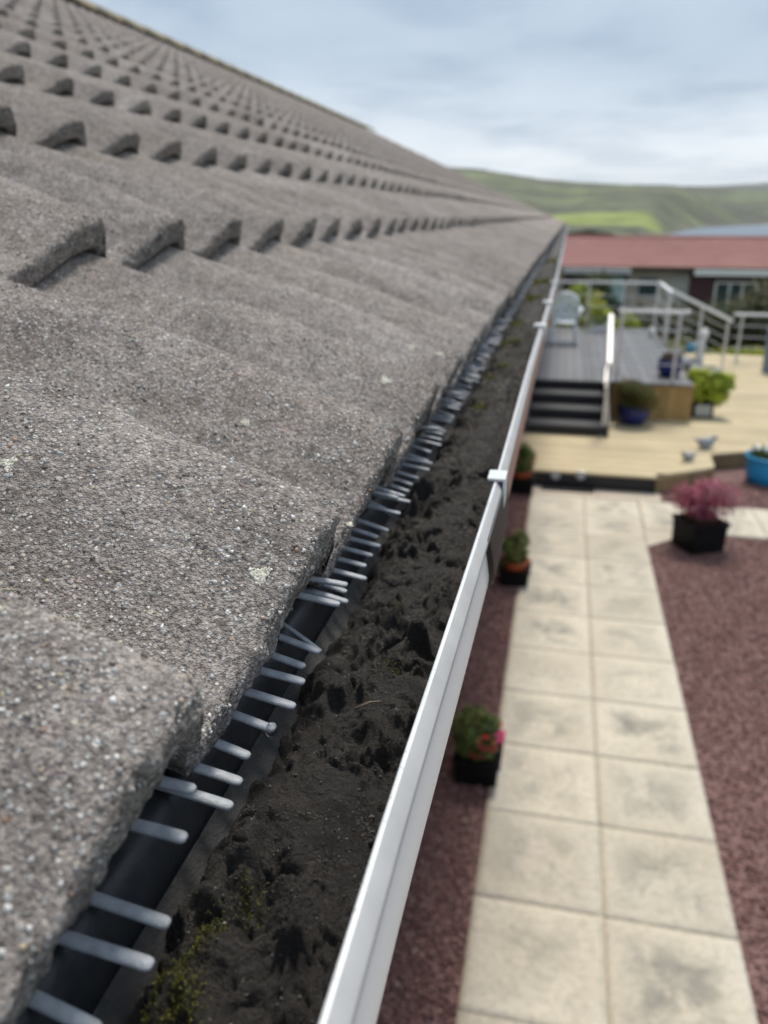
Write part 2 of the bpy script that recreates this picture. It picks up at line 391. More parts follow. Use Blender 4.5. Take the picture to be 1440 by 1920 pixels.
def foliage_mesh(name, c, r, n, leaf, palette, clumps=18, asp=.5, zmin=None):
    c = np.array(c); r = np.array(r)
    d = rng.normal(size=(clumps, 3)); d /= np.linalg.norm(d, axis=1)[:, None]
    cc = d * (rng.uniform(.25, .92, clumps) ** .6)[:, None]
    k = rng.integers(0, clumps, n); e = rng.normal(size=(n, 3)); e /= np.linalg.norm(e, axis=1)[:, None]
    rad = .42 * rng.uniform(.2, 1, n) ** .5 * rng.uniform(.7, 1.15, clumps)[k]
    q = cc[k] + e * rad[:, None]
    P = c + q * r
    if zmin is not None:
        keep = P[:, 2] > zmin; P = P[keep]; q = q[keep]; e = e[keep]; k = k[keep]; n = len(P)
    nr = q * .6 + e * .6 + rng.normal(size=(n, 3)) * .5 + np.array([0, 0, .5])
    pal = np.array(palette); w_ = rng.uniform(0, 1, (n, 1)); ci = rng.integers(0, len(pal), clumps)[k]
    cols = pal[ci] * (1 - w_ * .5) + pal[rng.integers(0, len(pal), n)] * w_ * .5
    cols = np.minimum(.9, cols * rng.uniform(.95, 1.55, (n, 1)))
    V, F, CC = leaves(P, nr, leaf * rng.uniform(.6, 1.3, n), cols, asp)
    return fastmesh(name, V, F, M['leaf'], CC)
def stems_mesh(base, c, r, n, rad):
    b = MB(); base = Vector(base)
    for i in range(n):
        e = Vector((random.uniform(-1, 1) * r[0] * .7, random.uniform(-1, 1) * r[1] * .7, random.uniform(-.2, .7) * r[2])) + Vector(c)
        mid = base.lerp(e, .5) + Vector((random.uniform(-1, 1), random.uniform(-1, 1), .3)) * r[0] * .12
        b.tube([base, mid, e], [rad, rad * .7, rad * .3], 5)
    return b
def lerp(a, b_, t): return a + (b_ - a) * t
def interp(x, pts):
    if x <= pts[0][0]: return pts[0][1]
    for (a, ya), (b_, yb_) in zip(pts[:-1], pts[1:]):
        if x <= b_: return lerp(ya, yb_, (x - a) / (b_ - a))
    return pts[-1][1]
def ray_px(x, y):
    v = cam.rotation_euler.to_matrix() @ Vector(((x - 720) / 1480, -(y - 960) / 1480, -1)); return v
def at_z(x, y, z):
    v = ray_px(x, y); t = (z - CAMZ) / v.z; return Vector((0, 0, CAMZ)) + v * t
def at_y(x, y, Y):
    v = ray_px(x, y); return Vector((0, 0, CAMZ)) + v * (Y / v.y)

# ================================================================== SETTING: ground, path
YEND = 19.0
def ground_z(x, y):
    t = min(1, max(0, (y - 19.3) / 9.0)); t = t * t * (3 - 2 * t)
    z = -.02 - 1.15 * t
    if y > 42: z -= (y - 42) * .055
    return max(z, -19.0) - (.0 if y < 9.8 or y > 19.2 else .0)
b = MB()
gx = [-400, -120, -40, -20, -12, -6, -3, 0, 3, 6, 9, 12, 20, 40, 120, 400]
gy = [-60, -20, -5, 0, 5, 10, 15, 19, 20, 21, 22, 23, 24, 25, 26, 27, 28, 29, 31, 35, 38, 42, 60, 90, 140, 220, 330, 420]
for y in gy:
    for x in gx: b.v.append((x, y, ground_z(x, y) - .012))
nx = len(gx)
b.f = [(j * nx + i, j * nx + i + 1, (j + 1) * nx + i + 1, (j + 1) * nx + i) for j in range(len(gy) - 1) for i in range(nx - 1)]
tag(b.build('ground', M['lawn']), kind='structure')
tag(MB().add([(-.8, -3, -.016), (7, -3, -.016), (7, 12, -.016), (-.8, 12, -.016)], [(0, 1, 2, 3)]).build('gravel_bed', M['gravel']), kind='structure')

path = MB().box(-.205, .985, -1.2, 8.93, -.06, -.0075).build('path', M['joint']); tag(path, kind='structure')
def slab_mesh(w, h, seed, nn=16, depth=.03):
    b = MB(); x = np.linspace(-w / 2, w / 2, nn); y = np.linspace(-h / 2, h / 2, nn)
    for j in range(nn):
        for i in range(nn):
            e = min(x[i] + w / 2, w / 2 - x[i], y[j] + h / 2, h / 2 - y[j])
            z = .004 * noise.fractal(Vector((x[i] * 6, y[j] * 6, seed * 3.7)), .8, 2.1, 4) * min(1, e / .05) - (.003 if e < .001 else 0)
            b.v.append((x[i], y[j], z))
    b.f = [(j * nn + i, j * nn + i + 1, (j + 1) * nn + i + 1, (j + 1) * nn + i) for j in range(nn - 1) for i in range(nn - 1)]
    o = len(b.v); b.v += [(-w / 2, -h / 2, -depth), (w / 2, -h / 2, -depth), (w / 2, h / 2, -depth), (-w / 2, h / 2, -depth)]
    b.f += [(o, o + 1) + tuple(range(nn - 1, -1, -1)), (o + 1, o + 2) + tuple(range(nn * nn - 1, nn - 2, -nn)),
            (o + 2, o + 3) + tuple(range(nn * (nn - 1), nn * nn)), (o + 3, o) + tuple(range(0, nn * nn, nn))]
    return b.mesh('slab', M['slab'], True)
sm = [slab_mesh(.594, .595, s) for s in range(5)]
for k in range(-6, 10):
    for c in range(2):
        o = link('slab', sm[random.randrange(5)], path)
        o.location = (.092 + .6 * c, 2.93 + .6 * k + .3, .0 + random.uniform(-.0015, .0015)); o.rotation_euler.z = random.choice((0, math.pi)) + random.uniform(-.004, .004)
bp = MB().box(.995, 4.6, 8.04, 8.945, -.06, -.0075).build('path', M['joint']); tag(bp, kind='structure')
sb = [slab_mesh(.595, .445, 9 + s) for s in range(3)]
for r in range(2):
    for c in range(6):
        o = link('slab', sb[random.randrange(3)], bp); o.location = (1.30 + .6 * c, 8.715 - .45 * r, .001 + random.uniform(-.001, .001))
MB().prism([(.995, 7.56), (1.47, 8.03), (.995, 8.03)], -.04, .0).build('slab', M['slab'], bp)
MB().box(-.205, .56, 8.94, 9.24, -.04, .001).build('slab', M['plain'], path)
MB().box(.57, 1.27, 8.95, 9.24, -.04, .0).build('slab', M['plain'], path)

# loose gravel, uncountable
def gravel_pts(n, x0, x1, y0, y1): return np.stack([rng.uniform(x0, x1, n), rng.uniform(y0, y1, n)], 1)
P = np.concatenate([gravel_pts(13000, -.62, -.215, 1.6, 9.2), gravel_pts(30000, .995, 2.9, 1.4, 9.9)])
keep = (P[:, 0] < .5) | ((P[:, 0] < .34 * P[:, 1] - .05 + .5) & ~((P[:, 1] > 8.0) & (P[:, 1] < 8.98)) & ~((P[:, 1] > P[:, 0] + 6.55) & (P[:, 1] < 8.5)) & ~((P[:, 1] > 9.2) & (P[:, 0] < 1.3)))
P = P[keep]; n = len(P)
P3 = np.column_stack([P, -.012 + rng.uniform(-.003, .006, n)])
gc = np.array([(.18, .093, .085), (.23, .123, .111), (.30, .168, .150), (.125, .066, .062), (.37, .255, .225)])[rng.choice(5, n, p=[.3, .33, .2, .12, .05])] * rng.uniform(.8, 1.2, (n, 1))
pale = rng.uniform(size=n) < .006; gc[pale] = (.42, .36, .32)
g = link('gravel', stones('gravel', P3, rng.uniform(.006, .0165, n), gc, M['stone']))
tag(g, 'loose maroon stone chippings lying on both sides of the slab path', 'gravel', kind='stuff')

# ================================================================== THE HOUSE WE LOOK ALONG
house = thing('bungalow', (-4.5, 8, 0), 'long house with mossy grey-brown concrete roof tiles sloping down to the dirty gutter', 'house')
TH = math.atan(.4355); UX = .2836; UZ = UX * .4355
T = .0185; A = .0405
PHI = TH - math.atan(T * 1.05 / math.hypot(UX, UZ))
UP = Vector((-math.cos(PHI), 0, math.sin(PHI))); NR = Vector((math.sin(PHI), 0, math.cos(PHI)))
EX, EZ = -.092, CAMZ - .125
NC = 16
def prof(y, u=0.0):                            # roll profile across the slope, crest at y=0 (mod .15); rolls are highest at the nose
    t = ((y + .15 * .83) / .15) % 1.0; q = min(1.0, max(0.0, (u - .12) / .19)); k = A * (1 - .30 * q * q * (3 - 2 * q))
    if t < .83: return k * (.5 - .5 * math.cos(math.pi * t / .83)) ** 1.15
    return k * (.5 + .5 * math.cos(math.pi * (t - .83) / .17))
YC0 = .028
LT = .375
def tile_grid(us, ys, wave_off, seedpos=None, amp=0.0):
    """path across the tile: underside lip, nose, rounded edge, top; returns verts rows"""
    r = .004
    pathp = [(.05, -T), (.012, -T), (.001, -T + .0005), (0.0, -T + .002)]
    nn = 7 if amp else 3
    pathp += [(-.0006 * math.sin(math.pi * k / nn), -T + .002 + (T - .002 - r) * k / nn) for k in range(1, nn + 1)]
    pathp += [(r * (1 - math.cos(a)), -r + r * math.sin(a)) for a in (R(30), R(60))]
    pathp += [(u, 0.0) for u in us]
    return pathp
def make_tile(us, ny, hi_origin=None, seed=0):
    ys = np.linspace(.0110, .3075, ny)
    pp = tile_grid(us, ys, 0, None, 1 if hi_origin else 0)
    b = MB(); nrow = len(pp)
    rows = []
    for k, (u, wv) in enumerate(pp):
        row = []
        for i, y in enumerate(ys):
            pr = prof(y, u); wz = pr - A + wv + .17 * pr * min(0.0, wv) / T      # the nose is thicker under each roll
            uu = u
            if hi_origin is not None or True:
                org = hi_origin or Vector((seed * 3.1, seed * 1.7, 0))
                q = org + UP * u + NR * wz + Vector((0, y, 0))
                n1 = noise.noise(q * 55); n2 = noise.noise(q * 210) if hi_origin else 0
                wz += .0007 * n1 + .00055 * n2
                nose = max(0.0, 1 - u / .012)
                if nose > 0 and wv > -T + .001:
                    uu += nose * (.0024 * noise.noise(q * 90 + Vector((5, 1, 2))) + .0018 * noise.noise(q * 260) + .0012 * noise.noise(q * 520) + .0045 * max(0, noise.noise(q * 40 + Vector((9, 9, 9))) - .25))
                    if wv > -.006: wz -= nose * .0038 * max(0, noise.noise(q * 120 + Vector((3, 7, 1))))
                if hi_origin: wz += .00035 * noise.noise(q * 620)
            row.append(UP * uu + NR * wz + Vector((0, y, 0)))
        rows.append(row)
    W = ny + 2
    for k, row in enumerate(rows):
        dn = NR * (-(T * 1.25 + pp[k][1]) if pp[k][1] > -T + .001 else 0)
        b.v.append(tuple(row[0] + dn + Vector((0, .0008, 0)))); b.v += [tuple(q) for q in row]; b.v.append(tuple(row[-1] + dn - Vector((0, .0008, 0))))
    b.f = [(k * W + i, k * W + i + 1, (k + 1) * W + i + 1, (k + 1) * W + i) for k in range(nrow - 1) for i in range(W - 1)]
    return b
def tile_origin(n, j):
    return Vector((EX - n * UX, YC0 + .3 * j, EZ + n * UZ))
# underlay sheet below the tiles
OFF = .072
def roof_pt(x, dz): return EZ + (EX - x) * .4355 + dz
xr = -4.5
roof = MB().add([(EX - .05, -1.0, roof_pt(EX - .05, -OFF)), (EX - .05, YEND - .02, roof_pt(EX - .05, -OFF)), (xr, YEND - .02, roof_pt(xr, -OFF)), (xr, -1.0, roof_pt(xr, -OFF))], [(0, 1, 2, 3)]).build('roof', M['underlay'], house)
roof['label'] = 'grey-brown granular concrete tile roof'
vis = []
for n in range(NC):
    for j in range(-3, 63):
        o = tile_origin(n, j); c = o + UP * .15 + Vector((0, .16, 0))
        if c.y > YEND + .12: continue
        d = (c - Vector((0, 0, CAMZ))).length
        infr = 1 if (c.y > -.05) else 3.0
        # a tile shows larger when near and when low on the slope
        vis.append((d * infr, n, j))
vis.sort()
HI = [(0, -1), (0, 0), (0, 1), (0, 2), (1, 0), (1, 1), (1, 2), (1, 3)]
hi_us = [.004 * 1.2] + list(np.linspace(.008, LT, 150))
hi_us1 = [.005] + list(np.linspace(.009, LT, 80))
near = [(n, j) for _, n, j in vis[:298]]
mid_us = [.005] + list(np.linspace(.012, LT, 26))
mids = [make_tile(mid_us, 49, None, s + 1).mesh('roof_tile', M['tile'], True) for s in range(4)]
grainP = []; grainS = []; grainN = []
for n, j in near:
    o = tile_origin(n, j)
    if (n, j) in HI:
        bb = make_tile(hi_us if n == 0 else hi_us1, 150 if n == 0 else 90, o, 0); me = bb.mesh('roof_tile', M['tile'], True)
        ob = link('roof_tile', me, roof); ob.location = o + Vector((0, random.uniform(-.0006, .0006), 0))
    else:
        ob = link('roof_tile', random.choice(mids), roof)
        ob.location = o + Vector((random.uniform(-.003, .003), random.uniform(-.0007, .0007), random.uniform(-.001, .001)))
        ob.rotation_euler = (0, random.uniform(-.004, .004), random.uniform(-.004, .004))
lb = MB()
lo_us = [.005, .1, .2, LT]
lo = [make_tile(lo_us, 17, None, s + 11) for s in range(2)]
nearset = set(near)
for _, n, j in vis:
    if (n, j) in nearset: continue
    o = tile_origin(n, j); src = random.choice(lo); dx = random.uniform(-.003, .003)
    lb.add([(x + o.x + dx, y + o.y, z + o.z) for x, y, z in src.v], src.f)
o = lb.build('roof_tiles', M['tile'], roof, True); tag(o, kind='stuff')
# ridge tiles
rz = roof_pt(xr, -A * .5)
y = -.9
rb = MB(); seg = 10; ln = .445
pts = [(.13 * math.cos(math.pi * k / seg), .085 * math.sin(math.pi * k / seg)) for k in range(seg + 1)]
rb.v = [(px, yy, pz) for yy in (0, ln) for px, pz in pts] + [(px * .86, yy, pz * .86 - .004) for yy in (0, ln) for px, pz in pts]
q = seg + 1
rb.f = [(i, i + 1, q + i + 1, q + i) for i in range(seg)] + [(i + 1, i, 2 * q + i, 2 * q + i + 1) for i in range(seg)] + [(q + i, q + i + 1, 3 * q + i + 1, 3 * q + i) for i in range(seg)]
M['ridge'] = simple('buff_ridge', (.27, .235, .16), .9, .2, 10, .002, 300)
rme = rb.mesh('ridge_tile', M['ridge'], True)
while y < YEND - .3:
    o = link('ridge_tile', rme, roof); o.location = (xr, y, rz - .012); y += .45
# far slope, gable walls, long walls, soffit, fascia
MB().add([(xr, -1, rz - .05), (xr, YEND, rz - .05), (-9.0, YEND, EZ - .05), (-9.0, -1, EZ - .05)], [(0, 1, 2, 3)]).build('back_slope', M['tile'], house)
gw = MB().add([(-.62, -.9, -.1), (-.62, YEND - .1, -.1), (-.62, YEND - .1, 2.76), (-.62, -.9, 2.76), (-8.4, -.9, -.1), (-8.4, YEND - .1, -.1), (-8.4, YEND - .1, 2.76), (-8.4, -.9, 2.76),
              (xr, YEND - .1, rz - .2), (xr, -.9, rz - .2)], [(0, 1, 2, 3), (5, 4, 7, 6), (1, 5, 6, 8, 2), (4, 0, 3, 9, 7)])
gw.build('wall', M['wall'], house)
MB().box(-.62, -.165, -.95, YEND - .05, 2.735, 2.75).build('soffit', M['fascia'], house)
MB().box(-.185, -.165, -.95, YEND - .05, 2.75, 2.90).build('fascia', M['fascia'], house)
# verge board on the far gable
MB().bar((EX - .08, YEND - .005, roof_pt(EX - .08, -.105)), (xr, YEND - .005, roof_pt(xr, -.105)), .03, .10).build('verge_board', M['fascia'], house)

# eaves tray hanging behind the comb
def strip(profile, ys, name, mat, parent, wob=0.0, smooth=True):
    b = MB(); n = len(profile)
    for y in ys:
        for k, (x, z) in enumerate(profile):
            wv = wob * noise.noise(Vector((k * 1.3, y * 7, .5)))
            b.v.append((x + wv, y, CAMZ + z + wv * .6))
    b.f = [(i * n + k, i * n + k + 1, (i + 1) * n + k + 1, (i + 1) * n + k) for i in range(len(ys) - 1) for k in range(n - 1)]
    return b.build(name, mat, parent, smooth)
YS = list(np.arange(-.6, 2.0, .02)) + list(np.arange(2.0, YEND, .25)) + [YEND - .02]
comb = strip([(-.165, -.176), (-.135, -.1825), (-.120, -.1840), (-.1165, -.186), (-.1145, -.193), (-.1118, -.2060), (-.1123, -.2070)], YS, 'eaves_comb', M['tray'], house, .0004)
comb['label'] = 'dark plastic eaves strip with a comb of grey teeth'
def tooth_mesh(length, wd, th, bend=0.0):
    b = MB(); seg = 8; n = 9; rows = []
    for i in range(n + 3):
        t = min(1, i / n); e = max(0, i - n)
        x = length * t + wd * .5 * (0, .5, .86, 1)[e] if e else length * t
        k = (1, .86, .5, .08)[e]
        for q in range(seg):
            a = 2 * math.pi * q / seg; cy = math.cos(a); cz = math.sin(a)
            y = math.copysign(abs(cy) ** .6, cy) * wd / 2 * k; z = math.copysign(abs(cz) ** .8, cz) * th / 2 * (k * .6 + .4)
            b.v.append((x, y, z - bend * t * t))
    nr = n + 3
    b.f = [(i * seg + q, i * seg + (q + 1) % seg, (i + 1) * seg + (q + 1) % seg, (i + 1) * seg + q) for i in range(nr - 1) for q in range(seg)]
    b.f += [tuple(range((nr - 1) * seg, nr * seg))]
    return b.mesh('tooth', M['tooth'], True)
tm = [tooth_mesh(.0395, .0047, .0022, .002), tooth_mesh(.038, .0045, .0022, .003), tooth_mesh(.041, .0045, .0021, .001)]
thin = tooth_mesh(.043, .0024, .0016, .003)
tk = []
yt = -.08
while yt < YEND - .1:
    t = ((yt - YC0) / .15 + .5) % 1.0 - .5          # -.5...5, 0 under a crest
    y0 = yt + random.uniform(-.0010, .0010)
    lift = max(0.0, 1 - abs(t - .01) / .15)
    if lift > .35:                                  # under the roll: stand up into the hollow, and cross
        tk.append((y0, -.138 + random.uniform(-.004, .006), -.170 + .006 * lift, random.uniform(-.10, .10), random.uniform(-.22, .12), random.choice(tm)))
        if random.random() < .5: tk.append((y0 + random.uniform(.002, .007), -.137, -.177, random.uniform(.10, .24), random.uniform(-.42, .05), thin if random.random() < .5 else random.choice(tm)))
    else:
        tk.append((y0, -.137 + random.uniform(-.004, .003), -.1795, random.uniform(.09, .17), random.uniform(-.05, .04), random.choice(tm)))
    yt += .0154
rest = MB()
tk.sort(key=lambda a: abs(a[0] - .3))
for i, (y0, x0, z0, dp, yw, me) in enumerate(tk):
    if i < 290:
        o = link('tooth', me, comb); o.location = (x0, y0, CAMZ + z0); o.rotation_euler = (0, dp, yw)
    else:
        rest.bar((x0, y0, CAMZ + z0), (x0 + .038, y0, CAMZ + z0 - .038 * math.tan(dp)), .0024, .0018)
tag(rest.build('teeth', M['tooth'], comb), kind='stuff')

# ================================================================== GUTTER
gut = thing('gutter', (-.09, 9, CAMZ - .24), 'half-round roof gutter with pale outer rim, choked with wet black silt', 'gutter')
YJ = .47                                        # joint between the two lengths
def sag(y):                                     # the far length bows outward a little between its clips
    if y < .2: return 0.0
    return interp(y, [(.2, .0), (.37, .0025), (.52, .0045), (1.32, .007), (1.7, .009), (2.235, .0130), (20, .0130)]) + .0008 * math.sin(y * 5.0) * min(1, y)
def gsweep(profile, ys, name, mat, parent=gut, smooth=True, close=False):
    b = MB(); n = len(profile)
    for y in ys:
        for x, z in profile: b.v.append((x + sag(y), y, CAMZ + z))
    m_ = n if close else n - 1
    b.f = [(i * n + k, i * n + (k + 1) % n, (i + 1) * n + (k + 1) % n, (i + 1) * n + k) for i in range(len(ys) - 1) for k in range(m_)]
    if close: b.f += [tuple(range(n))[::-1], tuple(range((len(ys) - 1) * n, len(ys) * n))]
    return b.build(name, mat, parent, smooth)
YN = list(np.arange(-.6, YJ - .01, .03)) + [YJ]; YF = list(np.arange(YJ - .01, 2.6, .03)) + list(np.arange(2.6, YEND + .02, .3))
ZR = -.168                                      # rim top
inner = [(-.158, ZR + .004)] + [(-.0995 + .0585 * math.cos(a), ZR - .012 - .050 * math.sin(a)) for a in np.linspace(math.pi, .12, 15)] + [(-.0412, ZR - .004), (-.0410, ZR)]
outer = [(-.0372, ZR - .0055), (-.0362, ZR - .014), (-.0354, ZR - .026), (-.0352, ZR - .036), (-.0360, ZR - .044), (-.0395, ZR - .050), (-.047, ZR - .060), (-.060, ZR - .069), (-.080, ZR - .074), (-.100, ZR - .075), (-.13, ZR - .066), (-.152, ZR - .045), (-.160, ZR - .02), (-.160, ZR + .004)]
for ys, mo_ in ((YN, M['white']), (YF, M['salmon'])):
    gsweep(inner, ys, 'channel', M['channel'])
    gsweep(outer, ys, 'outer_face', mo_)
    rim = gsweep([(-.0412, ZR - .001), (-.0409, ZR + .0006), (-.0402, ZR + .0012), (-.0392, ZR + .0008)], ys, 'rim', M['rim'])
    gsweep([(-.0392, ZR + .0008), (-.0352, ZR - .0042), (-.0346, ZR - .0060), (-.0355, ZR - .0072), (-.0372, ZR - .0068)], ys, 'rim_side', M['rimside'], rim)
# black joint piece outside, with a pale clip on the rim
ub = MB(); na = 16; ny_ = 14
angs = np.linspace(0, 1, na)
for i in range(ny_):
    for a in angs:
        ystart = .415 + .10 * a ** 1.2; y = ystart + (.545 - ystart) * i / (ny_ - 1)
        f_ = a * (len(outer) - 4); k = int(f_); fr = f_ - k; x = outer[k][0] * (1 - fr) + outer[k + 1][0] * fr; z = outer[k][1] * (1 - fr) + outer[k + 1][1] * fr
        cx_, cz_ = -.095, ZR - .02; dx, dz = x - cx_, z - cz_; ll = math.hypot(dx, dz)
        ub.v.append((sag(y) + x + dx / ll * (.0022 + .0008 * min(1, a * 3)), y, CAMZ + z + dz / ll * .006))
ub.f = [(i * na + k, i * na + k + 1, (i + 1) * na + k + 1, (i + 1) * na + k) for i in range(ny_ - 1) for k in range(na - 1)]
ob = ub.build('union_bracket', M['black'], gut, True)
md = ob.modifiers.new('thick', 'SOLIDIFY'); md.thickness = .003; md.offset = -1
yb = .517
sg = sag(yb)
cb = MB().box(-.0455 + sg, -.0335 + sg, yb - .010, yb + .010, CAMZ + ZR + .0016, CAMZ + ZR + .0032)
cb.box(-.0350 + sg, -.0335 + sg, yb - .010, yb + .010, CAMZ + ZR - .018, CAMZ + ZR + .0016)
cb.build('clip', M['rim'], ob)
for yb in (1.32, 1.70, 2.235, 3.3,  4.4, 5.3, 6.4, 7.6, 8.9, 10.3, 11.9, 13.6, 15.5, 17.5):
    MB().box(-.050 + sag(yb), -.031 + sag(yb), yb - .012, yb + .012, CAMZ + ZR + .0016, CAMZ + ZR + .005).box(-.0335 + sag(yb), -.031 + sag(yb), yb - .012, yb + .012, CAMZ + ZR - .02, CAMZ + ZR + .0016).build('clip', M['rim'], gut)
# back lip of the gutter, dusty
bl = strip([(-.1116, -.2050), (-.1100, -.2062), (-.1080, -.2085), (-.1050, -.2110), (-.1005, -.2145), (-.0950, -.2200)], YS, 'back_lip', M['dusty'], gut, .0012)

# silt
def fbm(v, o=5, h=.8): return noise.fractal(v, h, 2.1, o)
def silt_h(x, y):
    v = Vector((x, y, 0))
    wp = Vector((noise.noise(v * 50), noise.noise(v * 50 + Vector((7, 7, 7))), 0)); wq = Vector((noise.noise(v * 160 + Vector((1, 5, 2))), noise.noise(v * 160 + Vector((3, 1, 4))), 0))
    rag = noise.noise(v * 24 + Vector((4, 2, 8)))                       # where the silt is broken up, and where it lies smoother
    k = min(1.0, max(0.30, .65 + 1.2 * rag))
    tb = noise.turbulence(v * 36 + wp * .7 + wq * .2, 6, True, noise_basis='PERLIN_ORIGINAL', amplitude_scale=.56, frequency_scale=2.15)
    h = .0075 * noise.noise(v * 22 + wp * .4) + k * .0185 * (tb - .55)
    d, pts = noise.voronoi(v * 70 + wp * .5 + wq * .35)
    h += k * .0085 * noise.cell(pts[0] * 9.3 + Vector((.5, .5, .5))) * min(1, (d[1] - d[0]) * 3)
    hol = noise.noise(v * 40 + Vector((11, 3, 5)))
    if hol > .45: h -= (hol - .45) * .05
    return h
sy = list(np.arange(.08, .74, .00075)) + list(np.arange(.74, 1.7, .0026)) + list(np.arange(1.7, 4, .02)) + list(np.arange(4, YEND, .12))
sx = np.linspace(-.1125, -.0400, 98)
Vs = np.zeros((len(sy), len(sx), 3), np.float32)
for j, y in enumerate(sy):
    nb = -.1078 + .0050 * noise.noise(Vector((y * 14, 3, 1))) + .003 * noise.noise(Vector((y * 60, 3, 9)))
    for i, x in enumerate(sx):
        e = min(1.0, max(0.0, (x - nb) / .010)); e2 = min(1, max(0, (-.043 - x) / .012))
        h = silt_h(x, y) if y < 4 else .006 * noise.noise(Vector((x * 40, y * 6, 0)))
        z = -.2060 + .0035 * e2 * min(1, max(0, (x + .10) / .03)) + h * (0.45 + .55 * e * (0.5 + .5 * e2)) - .010 * (1 - e) ** 2 - .004 * (1 - e2)
        q = Vector((x * 110, y * 110, 5)); dxy = .0020 if y < 1.7 else 0
        Vs[j, i] = (x + dxy * noise.noise(q), y + dxy * noise.noise(q + Vector((9, 4, 2))), CAMZ + z)
nx = len(sx); jj, ii = np.meshgrid(np.arange(len(sy) - 1), np.arange(nx - 1), indexing='ij'); a0 = (jj * nx + ii).ravel()
SV = Vs.reshape(-1, 3)
o = link('silt', fastmesh('silt', SV, np.stack([a0, a0 + 1, a0 + nx + 1, a0 + nx], 1), M['mud'], None, True))
tag(o, 'wet black lumpy silt filling the gutter behind its pale rim', 'silt', kind='stuff')
# crumbs on the silt
n = 1800; idx = rng.integers(0, len(SV), n); Pc = SV[idx].astype(float); kp = (Pc[:, 1] < 1.3) & (Pc[:, 0] > -.102); Pc = Pc[kp]; n = len(Pc)
cc = np.full((n, 3), .07) * rng.uniform(.5, 1.7, (n, 1)); lt = rng.uniform(size=n) < .02; cc[lt] = np.array((.26, .24, .21)) * rng.uniform(.6, 1.3, (lt.sum(), 1))
o = link('crumbs', stones('crumbs', Pc, rng.uniform(.0003, .0010, n), cc, M['grain']))
tag(o, 'dark crumbs and pale grit lying over the gutter silt', 'grit', kind='stuff')
# moss tufts on the silt
mp = []
for (x, y, r_, nn) in [(325, 1885, .0085, 700), (345, 1800, .004, 160), (395, 1752, .006, 380), (470, 1690, .006, 300), (735, 1252, .006, 260), (745, 1168, .005, 160), (800, 965, .006, 130), (705, 1010, .004, 60), (780, 1000, .006, 90), (897, 762, .010, 900), (920, 715, .010, 500), (936, 690, .016, 1200), (952, 645, .02, 1300), (962, 607, .025, 1300), (985, 560, .04, 1300), (1000, 530, .06, 1300), (1018, 490, .12, 1300), (870, 850, .006, 120), (765, 1030, .004, 80)]:
    if y > 900: nn = int(nn * 2.2); r_ *= .8
    c = at_z(x, y, CAMZ - .205)
    q = rng.normal(size=(nn, 2)) * r_ * np.array([.5, .8]) ; mp.append(np.column_stack([np.clip(c.x + q[:, 0], -.102, -.048), c.y + q[:, 1], np.full(nn, r_)]))
mp = np.concatenate(mp); nn = len(mp)
zz_ = Vs[np.clip(np.searchsorted(np.array(sy), mp[:, 1]), 0, len(sy) - 1), np.clip(np.searchsorted(sx, mp[:, 0]), 0, len(sx) - 1), 2] + rng.uniform(.0, .0022, nn)
Pm = np.column_stack([mp[:, :2], zz_]); mc = np.where(mp[:, 2:3] < .0095, .6, 1.7) * np.array([(.15, .15, .018), (.10, .11, .016), (.20, .18, .024), (.06, .065, .014)])[rng.integers(0, 4, nn)] * rng.uniform(.6, 1.2, (nn, 1))
V, F, CC = leaves(Pm, rng.normal(size=(nn, 3)) + np.array([0.2, 0, .4]), np.clip(mp[:, 2] * .17, .0009, .009) * rng.uniform(.6, 1.3, nn), mc, .45)
o = link('moss', fastmesh('moss', V, F, M['moss'], CC)); tag(o, 'olive green moss tufts growing on the gutter silt', 'moss', kind='stuff')

for k, (x, y, ang, ln, lb_) in enumerate([(880, 790, 1.9, .05, 'thin pale dry stalk lying on silt beyond the clip'), (690, 1330, .5, .012, 'short brown twig on silt in the nearer part of gutter')]):
    c = at_z(x, y, CAMZ - .200); d_ = Vector((math.cos(ang), math.sin(ang), .12)) * ln / 2
    zt = Vs[min(len(sy) - 1, int(np.searchsorted(np.array(sy), c.y))), min(len(sx) - 1, int(np.searchsorted(sx, c.x))), 2]; c.z = zt + .0025
    tag(MB().tube([c - d_, c + Vector((.0008, .001, .001)), c + d_], [.0005, .00055, .0003], 6).build('twig', M['straw'], None, True), lb_, 'twig')
# sand grains standing proud of the nearest tiles
GP = []; GS = []; NOSE = []
for (n, j, cnt) in ((0, -1, 9000), (0, 0, 16000), (0, 1, 12000), (0, 2, 5000), (1, 1, 4500), (1, 2, 5500), (1, 0, 2500)):
    org = tile_origin(n, j); u = rng.uniform(0.002, .33, cnt) ** 1.0; yy = rng.uniform(.015, .309, cnt)
    nose = rng.uniform(size=cnt) < .09
    wz = np.array([prof(a, b_) for a, b_ in zip(yy, u)]) - A
    u = np.where(nose, .0005, u); wz = np.where(nose, wz - rng.uniform(.001, .013, cnt), wz)
    q = np.array(org)[None] + np.outer(u, np.array(UP)) + np.outer(wz, np.array(NR)); q[:, 1] += yy; q -= np.where(nose, 0, .00018)[:, None] * np.array(NR); NOSE.append(nose)
    GP.append(q)
GP = np.concatenate(GP); n = len(GP)
keep = (GP[:, 1] > .0) ; GP = GP[keep]; NOSE = np.concatenate(NOSE)[keep]; n = len(GP)
sz = np.exp(rng.normal(math.log(.00070), .42, n)).clip(.0003, .0017)
pal = np.array([(.14, .122, .115), (.21, .19, .18), (.32, .305, .295), (.50, .49, .475), (.70, .69, .68), (.46, .39, .29), (.34, .22, .16), (.40, .41, .425), (.07, .062, .06)])
big = (rng.uniform(size=n) < .008) & ~NOSE; sz[big] *= 1.6; sz[NOSE] *= .7
